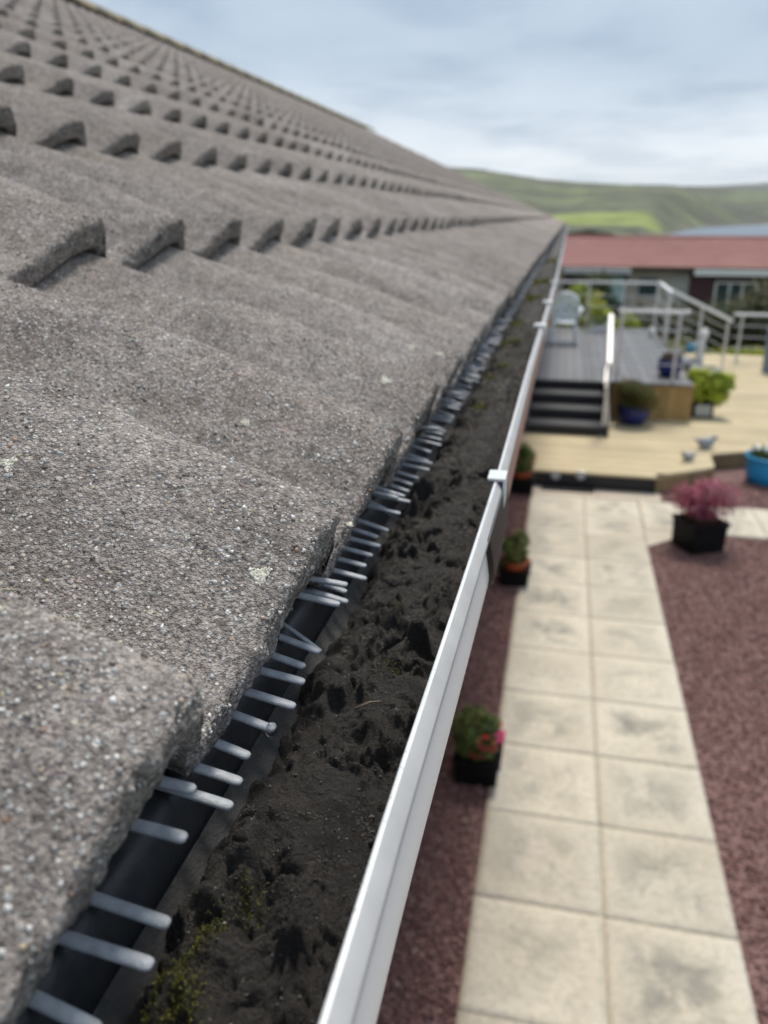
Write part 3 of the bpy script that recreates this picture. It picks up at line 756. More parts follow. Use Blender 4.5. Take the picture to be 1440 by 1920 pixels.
gc = pal[rng.choice(9, n, p=[.15, .17, .20, .22, .13, .06, .010, .045, .015])] * rng.uniform(.8, 1.2, (n, 1))
gc[big] = np.array([(.58, .57, .55), (.50, .46, .39), (.47, .48, .49)])[rng.integers(0, 3, big.sum())]
o = link('tile_grit', stones('tile_grit', GP, sz, gc, M['grain'], .8, hi=False)); o.parent = roof
o.matrix_parent_inverse = Matrix.Translation(-world_loc(roof)); tag(o, kind='stuff')
# lichen spots: clusters of tiny pale scales on the tiles
def hit_tile(x, y):
    v = ray_px(x, y).normalized(); t = .12
    while t < 3:
        p = Vector((0, 0, CAMZ)) + v * t
        for n in range(3):
            org = tile_origin(n, 0); rel = p - org; u = rel.dot(UP)
            if 0 <= u <= (.33 if n else LT):
                wz = rel.dot(NR); 
                if wz < prof(p.y - YC0, u) - A: return p
        t += .0005
    return None
LP = []; LS = []
for (x, y, r_, cnt) in [(487, 1080, .0048, 170), (15, 872, .0036, 90), (722, 714, .0055, 130), (770, 652, .0065, 110), (825, 665, .006, 80), (655, 985, .002, 40), (460, 795, .003, 40), (637, 385, .004, 30), (350, 1010, .0015, 14), (110, 900, .0012, 12)]:
    c = hit_tile(x, y)
    if c is None: continue
    for k in range(cnt * 2):
        a = random.uniform(0, 6.28); rr_ = r_ * random.uniform(0, 1) ** .6 * (.75 + .3 * math.sin(3 * a + x)); yy = c.y + rr_ * math.cos(a) ; 
        rel = c - tile_origin(0, 0); du = rr_ * math.sin(a)
        q = c + UP * du; q.y = yy; q += NR * (prof(yy - YC0) - prof(c.y - YC0))
        LP.append(tuple(q + NR * .0005)); LS.append(random.uniform(.0004, .0011))
LP = np.array(LP); LS = np.array(LS)
lc = np.array([(.70, .67, .57), (.60, .58, .50), (.78, .75, .66)])[rng.integers(0, 3, len(LP))] * rng.uniform(.8, 1.1, (len(LP), 1))
o = link('lichen', stones('lichen', LP, LS, lc, M['grain'], .5)); tag(o, 'pale cream lichen spots on the nearest roof tiles', 'lichen', kind='stuff')
# a drop hanging from one tooth
tk2 = [q for q in tk if q[5] in tm and q[3] > .05]
q = min(tk2, key=lambda a: abs(a[0] - .247)); dl = .0385
dp = Vector((q[1] + dl * math.cos(q[3]), q[0] + dl * math.sin(q[4]), CAMZ + q[2] - dl * math.sin(q[3]) - .0035))
m = NT('clear_water'); m.b.inputs['Transmission Weight'].default_value = 1; m.b.inputs['IOR'].default_value = 1.33; M['drop'] = m.done((.95, .97, 1.0), .02)
o = MB().ell(dp, (.0027, .0027, .0030), 14, 10).build('water_droplet', M['drop'], None, True); tag(o, 'clear water drop hanging under the tip of a grey comb tooth', 'droplet')

# ================================================================== DECKS
LZ, UZD = .20, .75
deck = thing('timber_deck', (2.5, 12, 0), 'pale weathered timber deck beyond the slab path with boards running crosswise', 'deck')
def xr_at(y):
    if y < 9.30: return 1.22
    if y < 9.78: return 1.22 + (y - 9.30) / .48 * .72
    if y < 10.38: return 1.94 + (y - 9.78) * .06
    return min(9.0, 1.98 + (y - 10.38) * 2.0)
y = 9.24
while y < 18.6:
    y1 = y + .138; x0 = -.55 if y < 12.1 else 1.99
    a, b_ = xr_at(y), xr_at(y1)
    if y < 9.26: a = b_ = 1.22
    MB().prism([(x0, y), (a, y), (b_, y1), (x0, y1)], LZ - .028, LZ + random.uniform(-.0015, .0015)).build('board', M['deck'], deck)
    y += .145
MB().prism([(-.55, 9.28), (1.20, 9.28), (1.90, 9.80), (1.96, 10.42), (8.9, 13.9), (8.9, 18.5), (-.55, 18.5)], -.05, LZ - .034).build('substructure', M['dark'], deck)
MB().box(-.55, 1.20, 9.255, 9.278, -.02, LZ - .031).build('riser_board', M['stepdark'], deck)
def planks(p, q, z0, z1, name, mat, parent, pw=.1, th=.02):
    p = Vector((*p, 0)); q = Vector((*q, 0)); L_ = (q - p).length; n = max(1, round(L_ / pw)); d = (q - p) / n
    nr = Vector((d.y, -d.x, 0)).normalized() * th
    for i in range(n):
        a = p + d * (i + .02); b2 = p + d * (i + .98); k = nr * random.uniform(.85, 1.15)
        MB().prism([(a.x, a.y), ((a + k).x, (a + k).y), ((b2 + k).x, (b2 + k).y), (b2.x, b2.y)], z0, z1).build(name, mat, parent)
planks((1.21, 9.275), (1.915, 9.80), -.02, LZ - .03, 'fascia_plank', M['plankz'], deck)
planks((1.925, 9.80), (1.97, 10.40), -.02, LZ - .03, 'fascia_plank', M['plankz'], deck)
planks((1.985, 10.42), (6.0, 12.44), -.02, LZ - .03, 'fascia_plank', M['plankz'], deck)
for px_, nm in ((1042, 'left'), (1089, 'right')):
    c = at_y(px_, 891, 9.25)
    t = thing('deck_light', (c.x, 9.25, c.z), f'small silver round step light, {nm} one of two on the black deck riser', 'light', 'step lights on the deck riser')
    lm = MB()
    for k in range(16):
        a0_, a1_ = 2 * math.pi * k / 16, 2 * math.pi * (k + 1) / 16
        lm.add([(c.x + r_ * math.cos(a_), yy, c.z + r_ * math.sin(a_)) for yy, r_ in ((9.254, .062), (9.235, .055)) for a_ in (a0_, a1_)], [(0, 1, 3, 2)])
    lm.build('bezel', M['steel'], t)
    MB().add([(c.x + .05 * math.cos(2 * math.pi * k / 16), 9.238, c.z + .05 * math.sin(2 * math.pi * k / 16)) for k in range(16)], [tuple(range(16))]).build('lens', M['lens'], t)

up = thing('raised_deck', (.7, 15, 0), 'raised grey composite deck with golden timber front, behind the dark steps', 'deck')
x = -.58
while x < 1.94:
    MB().box(x, x + .134, 12.08, 18.12, UZD - .026, UZD + random.uniform(-.001, .001)).build('board', M['grey_deck'], up)
    for gxx in (.045, .09): pass
    x += .140
MB().box(-.55, 1.92, 12.16, 18.1, LZ + .002, UZD - .03).build('substructure', M['dark'], up)
planks((.80, 12.155), (1.96, 12.155), LZ + .004, UZD - .028, 'front_plank', M['panel'], up, .115, .022)
MB().box(.80, 1.975, 12.118, 12.150, UZD - .075, UZD - .029).build('trim', M['panel'], up)
planks((1.945, 12.17), (1.945, 18.1), LZ + .004, UZD - .028, 'side_plank', M['panel'], up, .115, .022)

st = thing('deck_steps', (.17, 11.5, LZ), 'flight of dark slate steps climbing from pale timber deck to raised grey deck', 'steps')
ys_ = [10.96, 11.34, 11.72, 12.10]; rh = (UZD - LZ) / 4
for i in range(4):
    z0 = LZ + rh * i; z1 = z0 + rh
    MB().box(-.36, .70, ys_[i] + .02, ys_[i] + .04, z0 + .002, z1 - (.030 if i < 3 else .034)).build('riser', M['stepdark'], st)
    if i < 3: MB().box(-.36, .70, ys_[i], ys_[i + 1] + .015, z1 - .028, z1).build('tread', M['step'], st)
for sx_ in (-.40, .705):
    b = MB(); poly = [(10.93, LZ + .002), (12.07, LZ + .002), (12.07, UZD - .03), (11.98, UZD - .03), (10.93, LZ + .17)]
    b.add([(sx_, yy, zz) for yy, zz in poly] + [(sx_ + .035, yy, zz) for yy, zz in poly], [(0, 1, 2, 3, 4), (9, 8, 7, 6, 5)] + [(i, 5 + i, 5 + (i + 1) % 5, (i + 1) % 5) for i in range(5)])
    b.build('stringer', M['step'], st)

# ------------------------------------------------------------------ railings
def railing(label, top, posts, wires, loc, rw=.065, flat=.045):
    t = thing('railing', loc, label, 'railing', 'brushed steel railings')
    for a, b_ in zip(top[:-1], top[1:]): MB().bar(a, b_, rw, flat).build('handrail', M['rail'], t)
    for (x, y, z0, z1) in posts:
        p = MB().box(x - .021, x + .021, y - .021, y + .021, z0, z1).build('post', M['steel'], t)
        MB().box(x - .05, x + .05, y - .05, y + .05, z0, z0 + .012).build('base_plate', M['steel'], p)
    for a, b_ in wires: MB().tube([a, b_], .009, 6).build('rail_bar', M['steel'], t)
    return t
RT = 1.73
def bars(a, b_, zs): return [((a[0], a[1], z), (b_[0], b_[1], z)) for z in zs]
hb = (1.0, 1.22, 1.46)
railing('long steel railing along the far edge of the raised grey deck', [(-.56, 18.05, RT), (1.96, 18.05, RT), (1.93, 15.85, RT)],
        [(x, 18.05, UZD, RT - .02) for x in (-.5, .52, 1.25, 1.93)] + [(1.90, 15.9, UZD, RT - .02)], bars((-.5, 18.05), (1.93, 18.05), hb) + bars((1.91, 18.05), (1.90, 15.9), hb), (.7, 18.05, UZD))
railing('short steel railing on the front edge of the raised deck above golden timber', [(.80, 12.25, 1.76), (1.79, 12.25, 1.76)],
        [(.86, 12.25, UZD, 1.74), (1.66, 12.25, UZD, 1.74)], bars((.80, 12.25), (1.79, 12.25), (1.0, 1.24, 1.5)), (1.3, 12.25, UZD))
railing('sloping bright handrail beside the dark steps', [(.69, 12.16, 1.70), (.66, 10.95, 1.20)], [(.69, 12.12, UZD, 1.67), (.665, 11.02, LZ, 1.21)],
        [((.69, 12.1, z), (.665, 11.0, z - .5)) for z in (1.02, 1.25, 1.48)], (.67, 11.5, LZ), .055, .05)
railing('sloping handrail of the side stair descending right from the raised deck', [(1.98, 16.35, 1.73), (3.22, 16.75, 1.15)], [(2.0, 16.36, UZD, 1.70), (2.62, 16.55, LZ, 1.42), (3.16, 16.73, LZ, 1.15)],
        [((2.0, 16.35, z), (3.16, 16.73, z - .55)) for z in (1.0, 1.18, 1.36, 1.54)], (2.6, 16.5, LZ), .13, .055)
railing('low steel railing at the far right edge of timber deck before hedge', [(3.45, 17.8, 1.16), (8.5, 17.8, 1.16)], [(x, 17.8, LZ, 1.14) for x in (3.62, 5.0, 6.4, 7.8)],
        bars((3.45, 17.8), (8.5, 17.8), (.48, .70, .93)), (5, 17.8, LZ))
sst = thing('side_steps', (2.5, 16, LZ), 'short grey side stair from the raised deck down to timber deck', 'steps')
for i in range(3):
    MB().box(1.97 + .33 * i, 1.97 + .33 * (i + 1), 14.9, 16.3, LZ + .003, UZD - .1375 * (i + 1)).build('tread', M['grey_deck'], sst)

# ------------------------------------------------------------------ pots and plants
def square_box(c, w_, h_, mat, parent, name='box', taper=.9, rot=0):
    b = MB(); x, y, z = c
    def ring(r, zz): return [(x + r * math.cos(rot + R(45 + 90 * k)) * 1.414, y + r * math.sin(rot + R(45 + 90 * k)) * 1.414, zz) for k in range(4)]
    rs = [ring(w_ / 2 * taper, z), ring(w_ / 2, z + h_ * .86), ring(w_ / 2 + .012, z + h_ * .86), ring(w_ / 2 + .012, z + h_), ring(w_ / 2 - .015, z + h_), ring(w_ / 2 - .02, z + h_ * .8)]
    b.v = [p for r_ in rs for p in r_]
    b.f = [(3, 2, 1, 0)] + [(i * 4 + k, i * 4 + (k + 1) % 4, (i + 1) * 4 + (k + 1) % 4, (i + 1) * 4 + k) for i in range(len(rs) - 1) for k in range(4)] + [(20, 21, 22, 23)]
    return b.build(name, mat, parent)
def round_pot(c, r0, r1, h_, mat, parent, name='pot', bulge=0):
    prof_ = [(0, 0), (r0, 0), (r0 + (r1 - r0) * .35 + bulge, h_ * .35), (r0 + (r1 - r0) * .75 + bulge * .8, h_ * .75), (r1 - .008, h_ * .90), (r1 + .012, h_ * .91), (r1 + .012, h_), (r1 - .012, h_), (r1 - .02, h_ * .84), (0, h_ * .84)]
    p = MB().lathe(prof_, c, 28).build(name, mat, parent, True)
    return p
def soil(c, r, parent): MB().lathe([(0, .012), (r * .6, .010), (r, 0)], c, 20).build('soil', M['soil'], parent)
GREEN = [(.075, .115, .022), (.12, .16, .03), (.05, .085, .018), (.16, .17, .05)]
# near flowering planter by the path
def flower_pot(c, boxw, boxh, potr, poth, fr, label, flowers, nfl, nleaf, zoff=0.0, fcol=((.62, .02, .12), (.7, .05, .22)), rot=0):
    t = thing('flower_pot', c, label, 'planter', 'potted plants beside the slab path')
    square_box(c, boxw, boxh, M['blackbox'], t, 'box', .92, rot)
    pz = c[2] + boxh * .80
    pc = (c[0], c[1], pz)
    round_pot(pc, potr * .75, potr, poth, M['terracotta'], t); soil((c[0], c[1], pz + poth * .85), potr * .9, t)
    top = pz + poth + fr[2] * .65
    link('foliage', foliage_mesh('foliage', (c[0], c[1], top), fr, nleaf, fr[0] * .30, GREEN, 22, .5), t)
    stems_mesh((c[0], c[1], pz + poth * .8), (c[0], c[1], top), fr, 9, .004).build('stem', M['stem'], t)
    P_ = []
    for k in range(nfl):
        a = random.uniform(*flowers); e = random.uniform(-.9, .5)
        P_.append((c[0] + math.cos(a) * fr[0] * 1.0 * math.cos(e * .8), c[1] + math.sin(a) * fr[1] * 1.0 * math.cos(e * .8), top + fr[2] * e * .8))
    for k, p in enumerate(P_):
        b = MB(); r_ = fr[0] * random.uniform(.13, .2)
        for q in range(5):
            a = 2 * math.pi * q / 5; d1 = Vector((math.cos(a), math.sin(a), .25)); d2 = Vector((math.cos(a + .6), math.sin(a + .6), .25)); d0 = Vector((math.cos(a - .6), math.sin(a - .6), .25))
            b.add([Vector(p), Vector(p) + d0 * r_ * .7, Vector(p) + d1 * r_, Vector(p) + d2 * r_ * .7], [(0, 1, 2, 3)])
        b.build('flower', M['pink'] if random.random() < .6 else M['redfl'], t)
    return t
M['pink'] = simple('pink_petal', (.62, .025, .17), .6); M['redfl'] = simple('red_petal', (.50, .03, .035), .6)
flower_pot((-.285, 3.83, -.012), .25, .17, .095, .06, (.135, .135, .14), 'nearest black box planter with pink flowers spilling over its right side', (-1.9, .9), 20, 2600)
flower_pot((-.245, 6.50, -.012), .26, .15, .12, .10, (.14, .14, .14), 'orange pot in a black box beside the path, middle one of three along the wall', (0, 6.28), 5, 1800)
flower_pot((-.33, 9.02, -.012), .30, .20, .13, .10, (.16, .16, .17), 'orange pot in a black box against the deck riser, farthest of three along the wall', (-1, 1), 5, 1800)

t = thing('maple_planter', (1.47, 7.68, -.012), 'black square planter holding a feathery crimson maple beside the slab path', 'planter')
square_box((1.47, 7.68, -.012), .36, .30, M['blackbox'], t, 'box', .96, R(28))
MB().lathe([(.13, .26), (.15, .33), (.135, .33), (.13, .30), (0, .30)], (1.47, 7.68, 0), 18).build('inner_pot', M['brownbox'], t)
RED = [(.40, .10, .17), (.48, .17, .25), (.30, .06, .11), (.36, .20, .21)]
mfr = (.29, .26, .17)
link('foliage', foliage_mesh('foliage', (1.52, 7.68, .50), mfr, 2300, .06, RED, 44, .22), t)
stems_mesh((1.47, 7.68, .28), (1.52, 7.68, .50), mfr, 16, .007).build('stem', M['stem'], t)

def bushy(name, c, label, potfn, fol, cat='planter', n=2200, leaf=.05, pal=GREEN, asp=.4, clumps=24):
    t = thing(name, c, label, cat); potfn(t)
    fc, fr = fol
    link('foliage', foliage_mesh('foliage', fc, fr, n, leaf, pal, clumps, asp), t)
    stems_mesh((fc[0], fc[1], fc[2] - fr[2]), fc, fr, 8, .006).build('stem', M['stem'], t)
    return t
OL = [(.13, .12, .03), (.10, .11, .025), (.17, .13, .035), (.08, .09, .02)]
c = (1.12, 11.82, LZ)
bushy('heather_pot', c, 'big cobalt blue pot with olive heather against golden timber panel', lambda t: (round_pot(c, .15, .225, .27, M['cobalt'], t, bulge=.03), soil((c[0], c[1], c[2] + .23), .2, t)), ((c[0], c[1], LZ + .42), (.32, .28, .22)), n=6000, leaf=.05, pal=OL, asp=.25)
c2 = (1.66, 12.72, UZD)
bushy('blue_pot', c2, 'cobalt blue pot standing on the raised grey deck behind the front railing', lambda t: (round_pot(c2, .12, .175, .26, M['cobalt'], t, bulge=.035), soil((c2[0], c2[1], c2[2] + .22), .15, t)), ((c2[0], c2[1], UZD + .29), (.15, .14, .07)), n=500, leaf=.05, pal=[(.10, .03, .035), (.05, .07, .02), (.14, .12, .08)])
LIME = [(.42, .47, .04), (.33, .40, .035), (.50, .52, .09), (.22, .30, .03)]
c3 = (2.17, 12.55, LZ)
def lime_box(t):
    square_box(c3, .30, .26, M['blackbox'], t, 'box', 1.0)
    MB().box(c3[0] - .11, c3[0] + .11, c3[1] - .168, c3[1] - .160, c3[2] + .035, c3[2] + .20).build('face_panel', M['paleglass'], t)
bushy('lime_planter', c3, 'square dark planter with a bright lime yellow shrub beside the raised deck', lime_box, ((c3[0] + .02, c3[1], LZ + .46), (.30, .27, .26)), n=5000, leaf=.07, pal=LIME, asp=.5)
c4 = (2.62, 10.05, -.012)
t = thing('blue_tub', c4, 'bright sky blue tub of white flowers on gravel by the timber deck', 'tub')
round_pot(c4, .25, .285, .33, M['skyblue'], t, 'tub'); soil((c4[0], c4[1], c4[2] + .28), .26, t)
link('foliage', foliage_mesh('foliage', (c4[0], c4[1], .33), (.24, .24, .07), 700, .05, GREEN, 16), t)
b = MB()
for k in range(9): b = MB().ell((c4[0] + random.uniform(-.2, .2), c4[1] + random.uniform(-.2, .2), .39 + random.uniform(-.02, .03)), (.035, .035, .028), 8, 6); b.build('flower', M['whitepaint'], t, True)
# ornaments on the deck corner
def bird(c, s_, yaw, mat, beak, label, name='garden_ornament', cat='ornament', group=None, HH=.66):
    t = thing(name, c, label, cat, group); x, y, z = c; ca, sa = math.cos(yaw), math.sin(yaw)
    def W(a, b_, h_): return (x + (a * ca - b_ * sa) * s_, y + (a * sa + b_ * ca) * s_, z + h_ * s_)
    b = MB(); b.ell((0, 0, 0), (.5, .3, .33), 16, 10); b.v = [W(u, v * (1 - .25 * max(0, -u)), w_ + .36 + .16 * max(0, -u - .2)) for u, v, w_ in b.v]
    b.tube([W(.28, 0, .5), W(.40, 0, .60), W(.42, 0, HH - .08)], [.17 * s_, .11 * s_, .10 * s_], 10)
    b.build('body', mat, t, True)
    b = MB(); b.ell((0, 0, 0), (.17, .13, .14), 12, 8); b.v = [W(u + .46, v, w_ + HH) for u, v, w_ in b.v]; h_ = b.build('head', mat, t, True)
    MB().tube([W(.58, 0, HH), W(.70, 0, HH - .04)], [.06 * s_, .015 * s_], 8).build('beak', beak, h_)
    MB().tube([W(-.42, 0, .46), W(-.68, 0, .62)], [.10 * s_, .03 * s_], 8).build('tail', mat, t)
    MB().lathe([(0, 0), (.26 * s_, 0), (.22 * s_, .08 * s_), (0, .08 * s_)], (x, y, z), 16).build('base', mat, t)
    return t
bird((1.66, 9.98, LZ), .17, R(200), M['orn'], M['ornbrown'], 'silver grey garden ornament nearest the deck corner')
bird((1.95, 10.62, LZ), .23, R(10), M['orn'], M['ornbrown'], 'wider grey and brown garden ornament set back from the deck corner')
bird((1.80, 17.1, UZD), .26, R(250), M['whitepaint'], M['ornbrown'], 'white bird figure on the far part of the raised grey deck')
# white garden post with small blue pot
t = thing('garden_post', (2.62, 16.0, LZ), 'white wooden garden post with a small blue pot hung on its left', 'post')
MB().box(2.575, 2.665, 15.955, 16.045, LZ, LZ + .70).build('shaft', M['whitepaint'], t)
MB().lathe([(0, 0), (.05, 0), (.085, .03), (.09, .09), (.06, .15), (0, .18)], (2.62, 16.0, LZ + .70), 16).build('cap', M['whitepaint'], t, True)
MB().bar((2.60, 15.99, LZ + .62), (2.44, 15.95, LZ + .62), .02, .02).build('arm', M['whitepaint'], t)
round_pot((2.42, 15.95, LZ + .42), .055, .085, .16, M['bluepot'], t)
t = thing('brown_pot', (2.85, 14.9, LZ), 'small dark brown square pot alone on the timber deck', 'pot'); square_box((2.85, 14.9, LZ), .22, .14, M['brownbox'], t, 'pot', .9)
MB().box(2.76, 2.94, 14.81, 14.99, LZ + .09, LZ + .105).build('soil', M['soil'], t)
t = thing('plinth', (4.02, 16.6, LZ), 'slate blue square plinth at the right end of timber deck', 'plinth'); MB().box(3.90, 4.14, 16.5, 16.74, LZ, LZ + .78).build('shaft', M['slateblue'], t); MB().box(3.88, 4.16, 16.48, 16.76, LZ + .78, LZ + .82).build('cap', M['slateblue'], t)
# doormat
o = MB().prism([(-.09, 9.07), (.52, 9.07), (.53, 9.235), (-.08, 9.235)], .003, .016).build('doormat', M['mat']); tag(o, 'charcoal ribbed doormat on the slabs before the deck riser', 'doormat')
mb_ = [MB().box(-.07 + .028 * k, -.055 + .028 * k, 9.08, 9.225, .0165, .0195).build('rib', M['mat'], o) for k in range(20)]
# white trough planter with plants
t = thing('white_trough', (.77, 17.5, UZD), 'white picket trough planter under the far railing of the raised deck', 'planter')
for k in range(5): MB().box(.60 + .075 * k, .655 + .075 * k, 17.40, 17.415, UZD, UZD + (.24 if k % 2 == 0 else .17)).build('picket', M['whitepaint'], t)
MB().box(.60, .955, 17.42, 17.62, UZD + .01, UZD + .15).build('trough', M['whitepaint'], t)
link('foliage', foliage_mesh('foliage', (.77, 17.55, UZD + .25), (.20, .15, .14), 700, .06, [(.09, .14, .03), (.14, .19, .04)], 12), t)
# ornate metal garden chair
c = Vector((.04, 15.75, UZD)); t = thing('garden_chair', c, 'ornate pale blue metal garden chair with a round back on the raised deck', 'chair')
def ringpts(cx_, cy_, cz_, rx, rz_, n=28, tilt=.12): return [(cx_ + rx * math.cos(2 * math.pi * k / n), cy_ + rz_ * math.sin(2 * math.pi * k / n) * tilt, cz_ + rz_ * math.sin(2 * math.pi * k / n)) for k in range(n + 1)]
b = MB()
b.lathe([(0, .40), (.24, .40), (.26, .415), (.24, .43), (0, .425)], c, 24); b.build('seat', M['chair'], t)
b = MB(); b.tube(ringpts(c.x, c.y + .24, c.z + .66, .25, .25), .040, 8); b.tube(ringpts(c.x, c.y + .24, c.z + .66, .15, .15), .032, 8)
for k in range(8):
    a = 2 * math.pi * k / 8; b.tube([(c.x + .03 * math.cos(a), c.y + .24, c.z + .66 + .03 * math.sin(a)), (c.x + .16 * math.cos(a + .25), c.y + .24, c.z + .66 + .16 * math.sin(a + .25)), (c.x + .24 * math.cos(a), c.y + .24, c.z + .66 + .24 * math.sin(a))], .026, 6)
b.lathe([(0, -.02), (.05, -.02), (.05, .02), (0, .02)], (c.x, c.y + .24, c.z + .66), 12)
b.build('backrest', M['chair'], t, True)
for sgn in (-1, 1):
    MB().tube([(c.x + .24 * sgn, c.y + .22, c.z + .64), (c.x + .30 * sgn, c.y + .02, c.z + .66), (c.x + .28 * sgn, c.y - .18, c.z + .62), (c.x + .23 * sgn, c.y - .20, c.z + .42)], .034, 8).build('arm', M['chair'], t, True)
    for f_ in (-1, 1):
        MB().tube([(c.x + .20 * sgn, c.y + .18 * f_, c.z + .41), (c.x + .23 * sgn, c.y + .21 * f_, c.z + .2), (c.x + .25 * sgn, c.y + .23 * f_, c.z)], [.034, .028, .034], 8).build('leg', M['chair'], t, True)
    MB().tube([(c.x + .24 * sgn, c.y - .22, c.z + .06), (c.x + .24 * sgn, c.y + .22, c.z + .06)], .012, 6).build('stretcher', M['chair'], t)
MB().tube([(c.x - .24, c.y - .22, c.z + .08), (c.x + .24, c.y - .22, c.z + .08)], .02, 6).build('front_stretcher', M['chair'], t)

# ================================================================== BEYOND THE DECK
def shrub(name, c, r, label, pal, n, leaf, clumps=40, asp=.5, cat='shrub', group=None):
    z0 = ground_z(c[0], c[1]) - .02
    t = thing(name, (c[0], c[1], z0), label, cat, group)
    link('crown', foliage_mesh('crown', c, r, n, leaf, pal, clumps, asp, zmin=z0 + .02), t)
    stems_mesh((c[0], c[1], z0), c, r, 10, .02).build('trunk', M['stem'], t)
    return t
YG = [(.32, .38, .05), (.40, .43, .07), (.22, .28, .04), (.46, .46, .11)]
DG = [(.025, .045, .015), (.04, .06, .02), (.055, .075, .02), (.07, .08, .03)]
BG = [(.085, .085, .035), (.06, .068, .028), (.115, .105, .045), (.04, .05, .02)]
shrub('lime_shrub', (.50, 19.4, .50), (.85, .6, .98), 'yellow green leafy shrub behind the far railing, right of the garden chair', YG, 9000, .12)
shrub('lime_shrub', (1.45, 19.9, .20), (.45, .4, .60), 'smaller yellow green shrub between far railing and brownish bushes', YG, 3500, .10)
shrub('conifer', (.75, 22.0, .75), (.6, .6, .95), 'dark green conifer behind the yellow green shrub', DG, 6000, .12, 30, .3)
shrub('brown_bush', (2.3, 22.2, .10), (.9, .7, .75), 'low brownish green bush below the cream wall of red roofed house', BG, 7000, .12)
shrub('brown_bush', (3.25, 23.0, .05), (.8, .7, .75), 'low olive bush left of the tall hedge, under the maroon cladding', BG, 6000, .12)
shrub('hedge_shrub', (5.5, 22.6, .20), (1.75, 1.1, 1.15), 'large rounded dark olive hedge shrub behind the low right railing', BG + DG, 26000, .13, 110)
shrub('hedge_shrub', (9.2, 23.2, .05), (2.1, 1.2, 1.3), 'dark hedge shrub continuing past the right end of railing', BG + DG, 12000, .13, 80)
tag(link('ground_cover', foliage_mesh('ground_cover', (6.2, 19.5, .10), (2.9, .45, .22), 5200, .07, [(.42, .42, .03), (.30, .36, .04), (.50, .46, .05), (.15, .22, .03)], 90)), 'low yellow flowering ground cover between right railing and hedge', 'plants', kind='stuff')
tag(link('deck_plants', foliage_mesh('deck_plants', (2.35, 18.9, .12), (.85, .4, .4), 2600, .07, [(.10, .13, .03), (.30, .32, .15), (.06, .09, .02)], 30)), 'mixed low green plants behind the side stair rail', 'plants', kind='stuff')

# red roofed house
HY, HE = 30.5, 36.0
gz = ground_z(4, 31) - .03
nb = thing('neighbour_bungalow', (5, 34, gz), 'low house with a long red tiled roof, cream and maroon walls', 'house')
EZ2, RZ2 = 1.36, 2.20
MB().box(-8, 4.35, HY + .5, 41.2, gz, EZ2 + .02).build('wall', M['cream'], nb)
MB().box(4.36, 19, HY + .35, 41.2, gz, EZ2 + .01).build('cladding', M['maroon'], nb)
rf = MB().add([(-8.6, HY, EZ2 - .03), (19.6, HY, EZ2 - .03), (19.6, HE, RZ2 - .03), (-8.6, HE, RZ2 - .03), (-8.6, 41.7, EZ2 - .03), (19.6, 41.7, EZ2 - .03)], [(0, 1, 2, 3), (3, 2, 5, 4)]).build('roof', M['redroof'], nb)
ncr = 13
for k in range(ncr):
    y0 = HY + (HE - HY) * k / ncr; y1 = HY + (HE - HY) * (k + 1) / ncr + .05; z0 = EZ2 + (RZ2 - EZ2) * k / ncr; z1 = EZ2 + (RZ2 - EZ2) * (k + 1) / ncr
    MB().add([(-8.6, y0, z0 - .03), (19.6, y0, z0 - .03), (19.6, y0, z0 + .035), (-8.6, y0, z0 + .035), (19.6, y1, z1 + .004), (-8.6, y1, z1 + .004)], [(0, 1, 2, 3), (3, 2, 4, 5)]).build('tile_course', M['redroof'], rf)
MB().tube([(-8.6, HE, RZ2 + .0), (19.6, HE, RZ2 + .0)], .11, 10).build('ridge', M['redroof'], rf)
MB().box(4.40, 19.5, HY - .05, HY + .02, EZ2 - .26, EZ2 - .045).build('fascia', M['whitepaint'], nb)
MB().box(-.1, 2.25, HY - .35, HY + .3, EZ2 - .24, EZ2 - .05).build('porch_fascia', M['greyband'], nb)
MB().box(-8.5, -.2, HY - .03, HY + .03, EZ2 - .20, EZ2 - .05).build('fascia', M['greyband'], nb)
MB().box(-.05, 2.2, HY + .36, HY + .49, EZ2 - 1.9, EZ2 - .25).build('recess', M['dark'], nb)
MB().box(2.26, 4.38, HY - .03, HY + .03, EZ2 - .14, EZ2 - .05).build('fascia', M['dark'], nb)
def window(x0, x1, z0, z1, y, glass, mull=2, frame=M['whitepaint']):
    w_ = MB().box(x0, x1, y - .02, y, z0, z1).build('window', glass, nb)
    fr_ = MB(); e = .06
    fr_.box(x0 - e, x1 + e, y - .06, y - .021, z1, z1 + e); fr_.box(x0 - e, x1 + e, y - .06, y - .021, z0 - e, z0)
    fr_.box(x0 - e, x0, y - .06, y - .021, z0, z1); fr_.box(x1, x1 + e, y - .06, y - .021, z0, z1)
    for k in range(1, mull): xm = x0 + (x1 - x0) * k / mull; fr_.box(xm - .03, xm + .03, y - .058, y - .021, z0, z1)
    fr_.build('frame', frame, w_)
window(1.05, 2.10, .10, .98, HY + .35, M['teal'], 2, M['dark'])
window(2.62, 3.25, .35, .95, HY + .49, M['pane'], 1, M['greyband'])
window(3.72, 4.28, .10, 1.02, HY + .49, M['paleglass'], 1, M['greyband'])
window(5.25, 6.55, -.1, .82, HY + .34, M['pane'], 3)
window(9.0, 10.6, -.1, .82, HY + .34, M['pane'], 3)
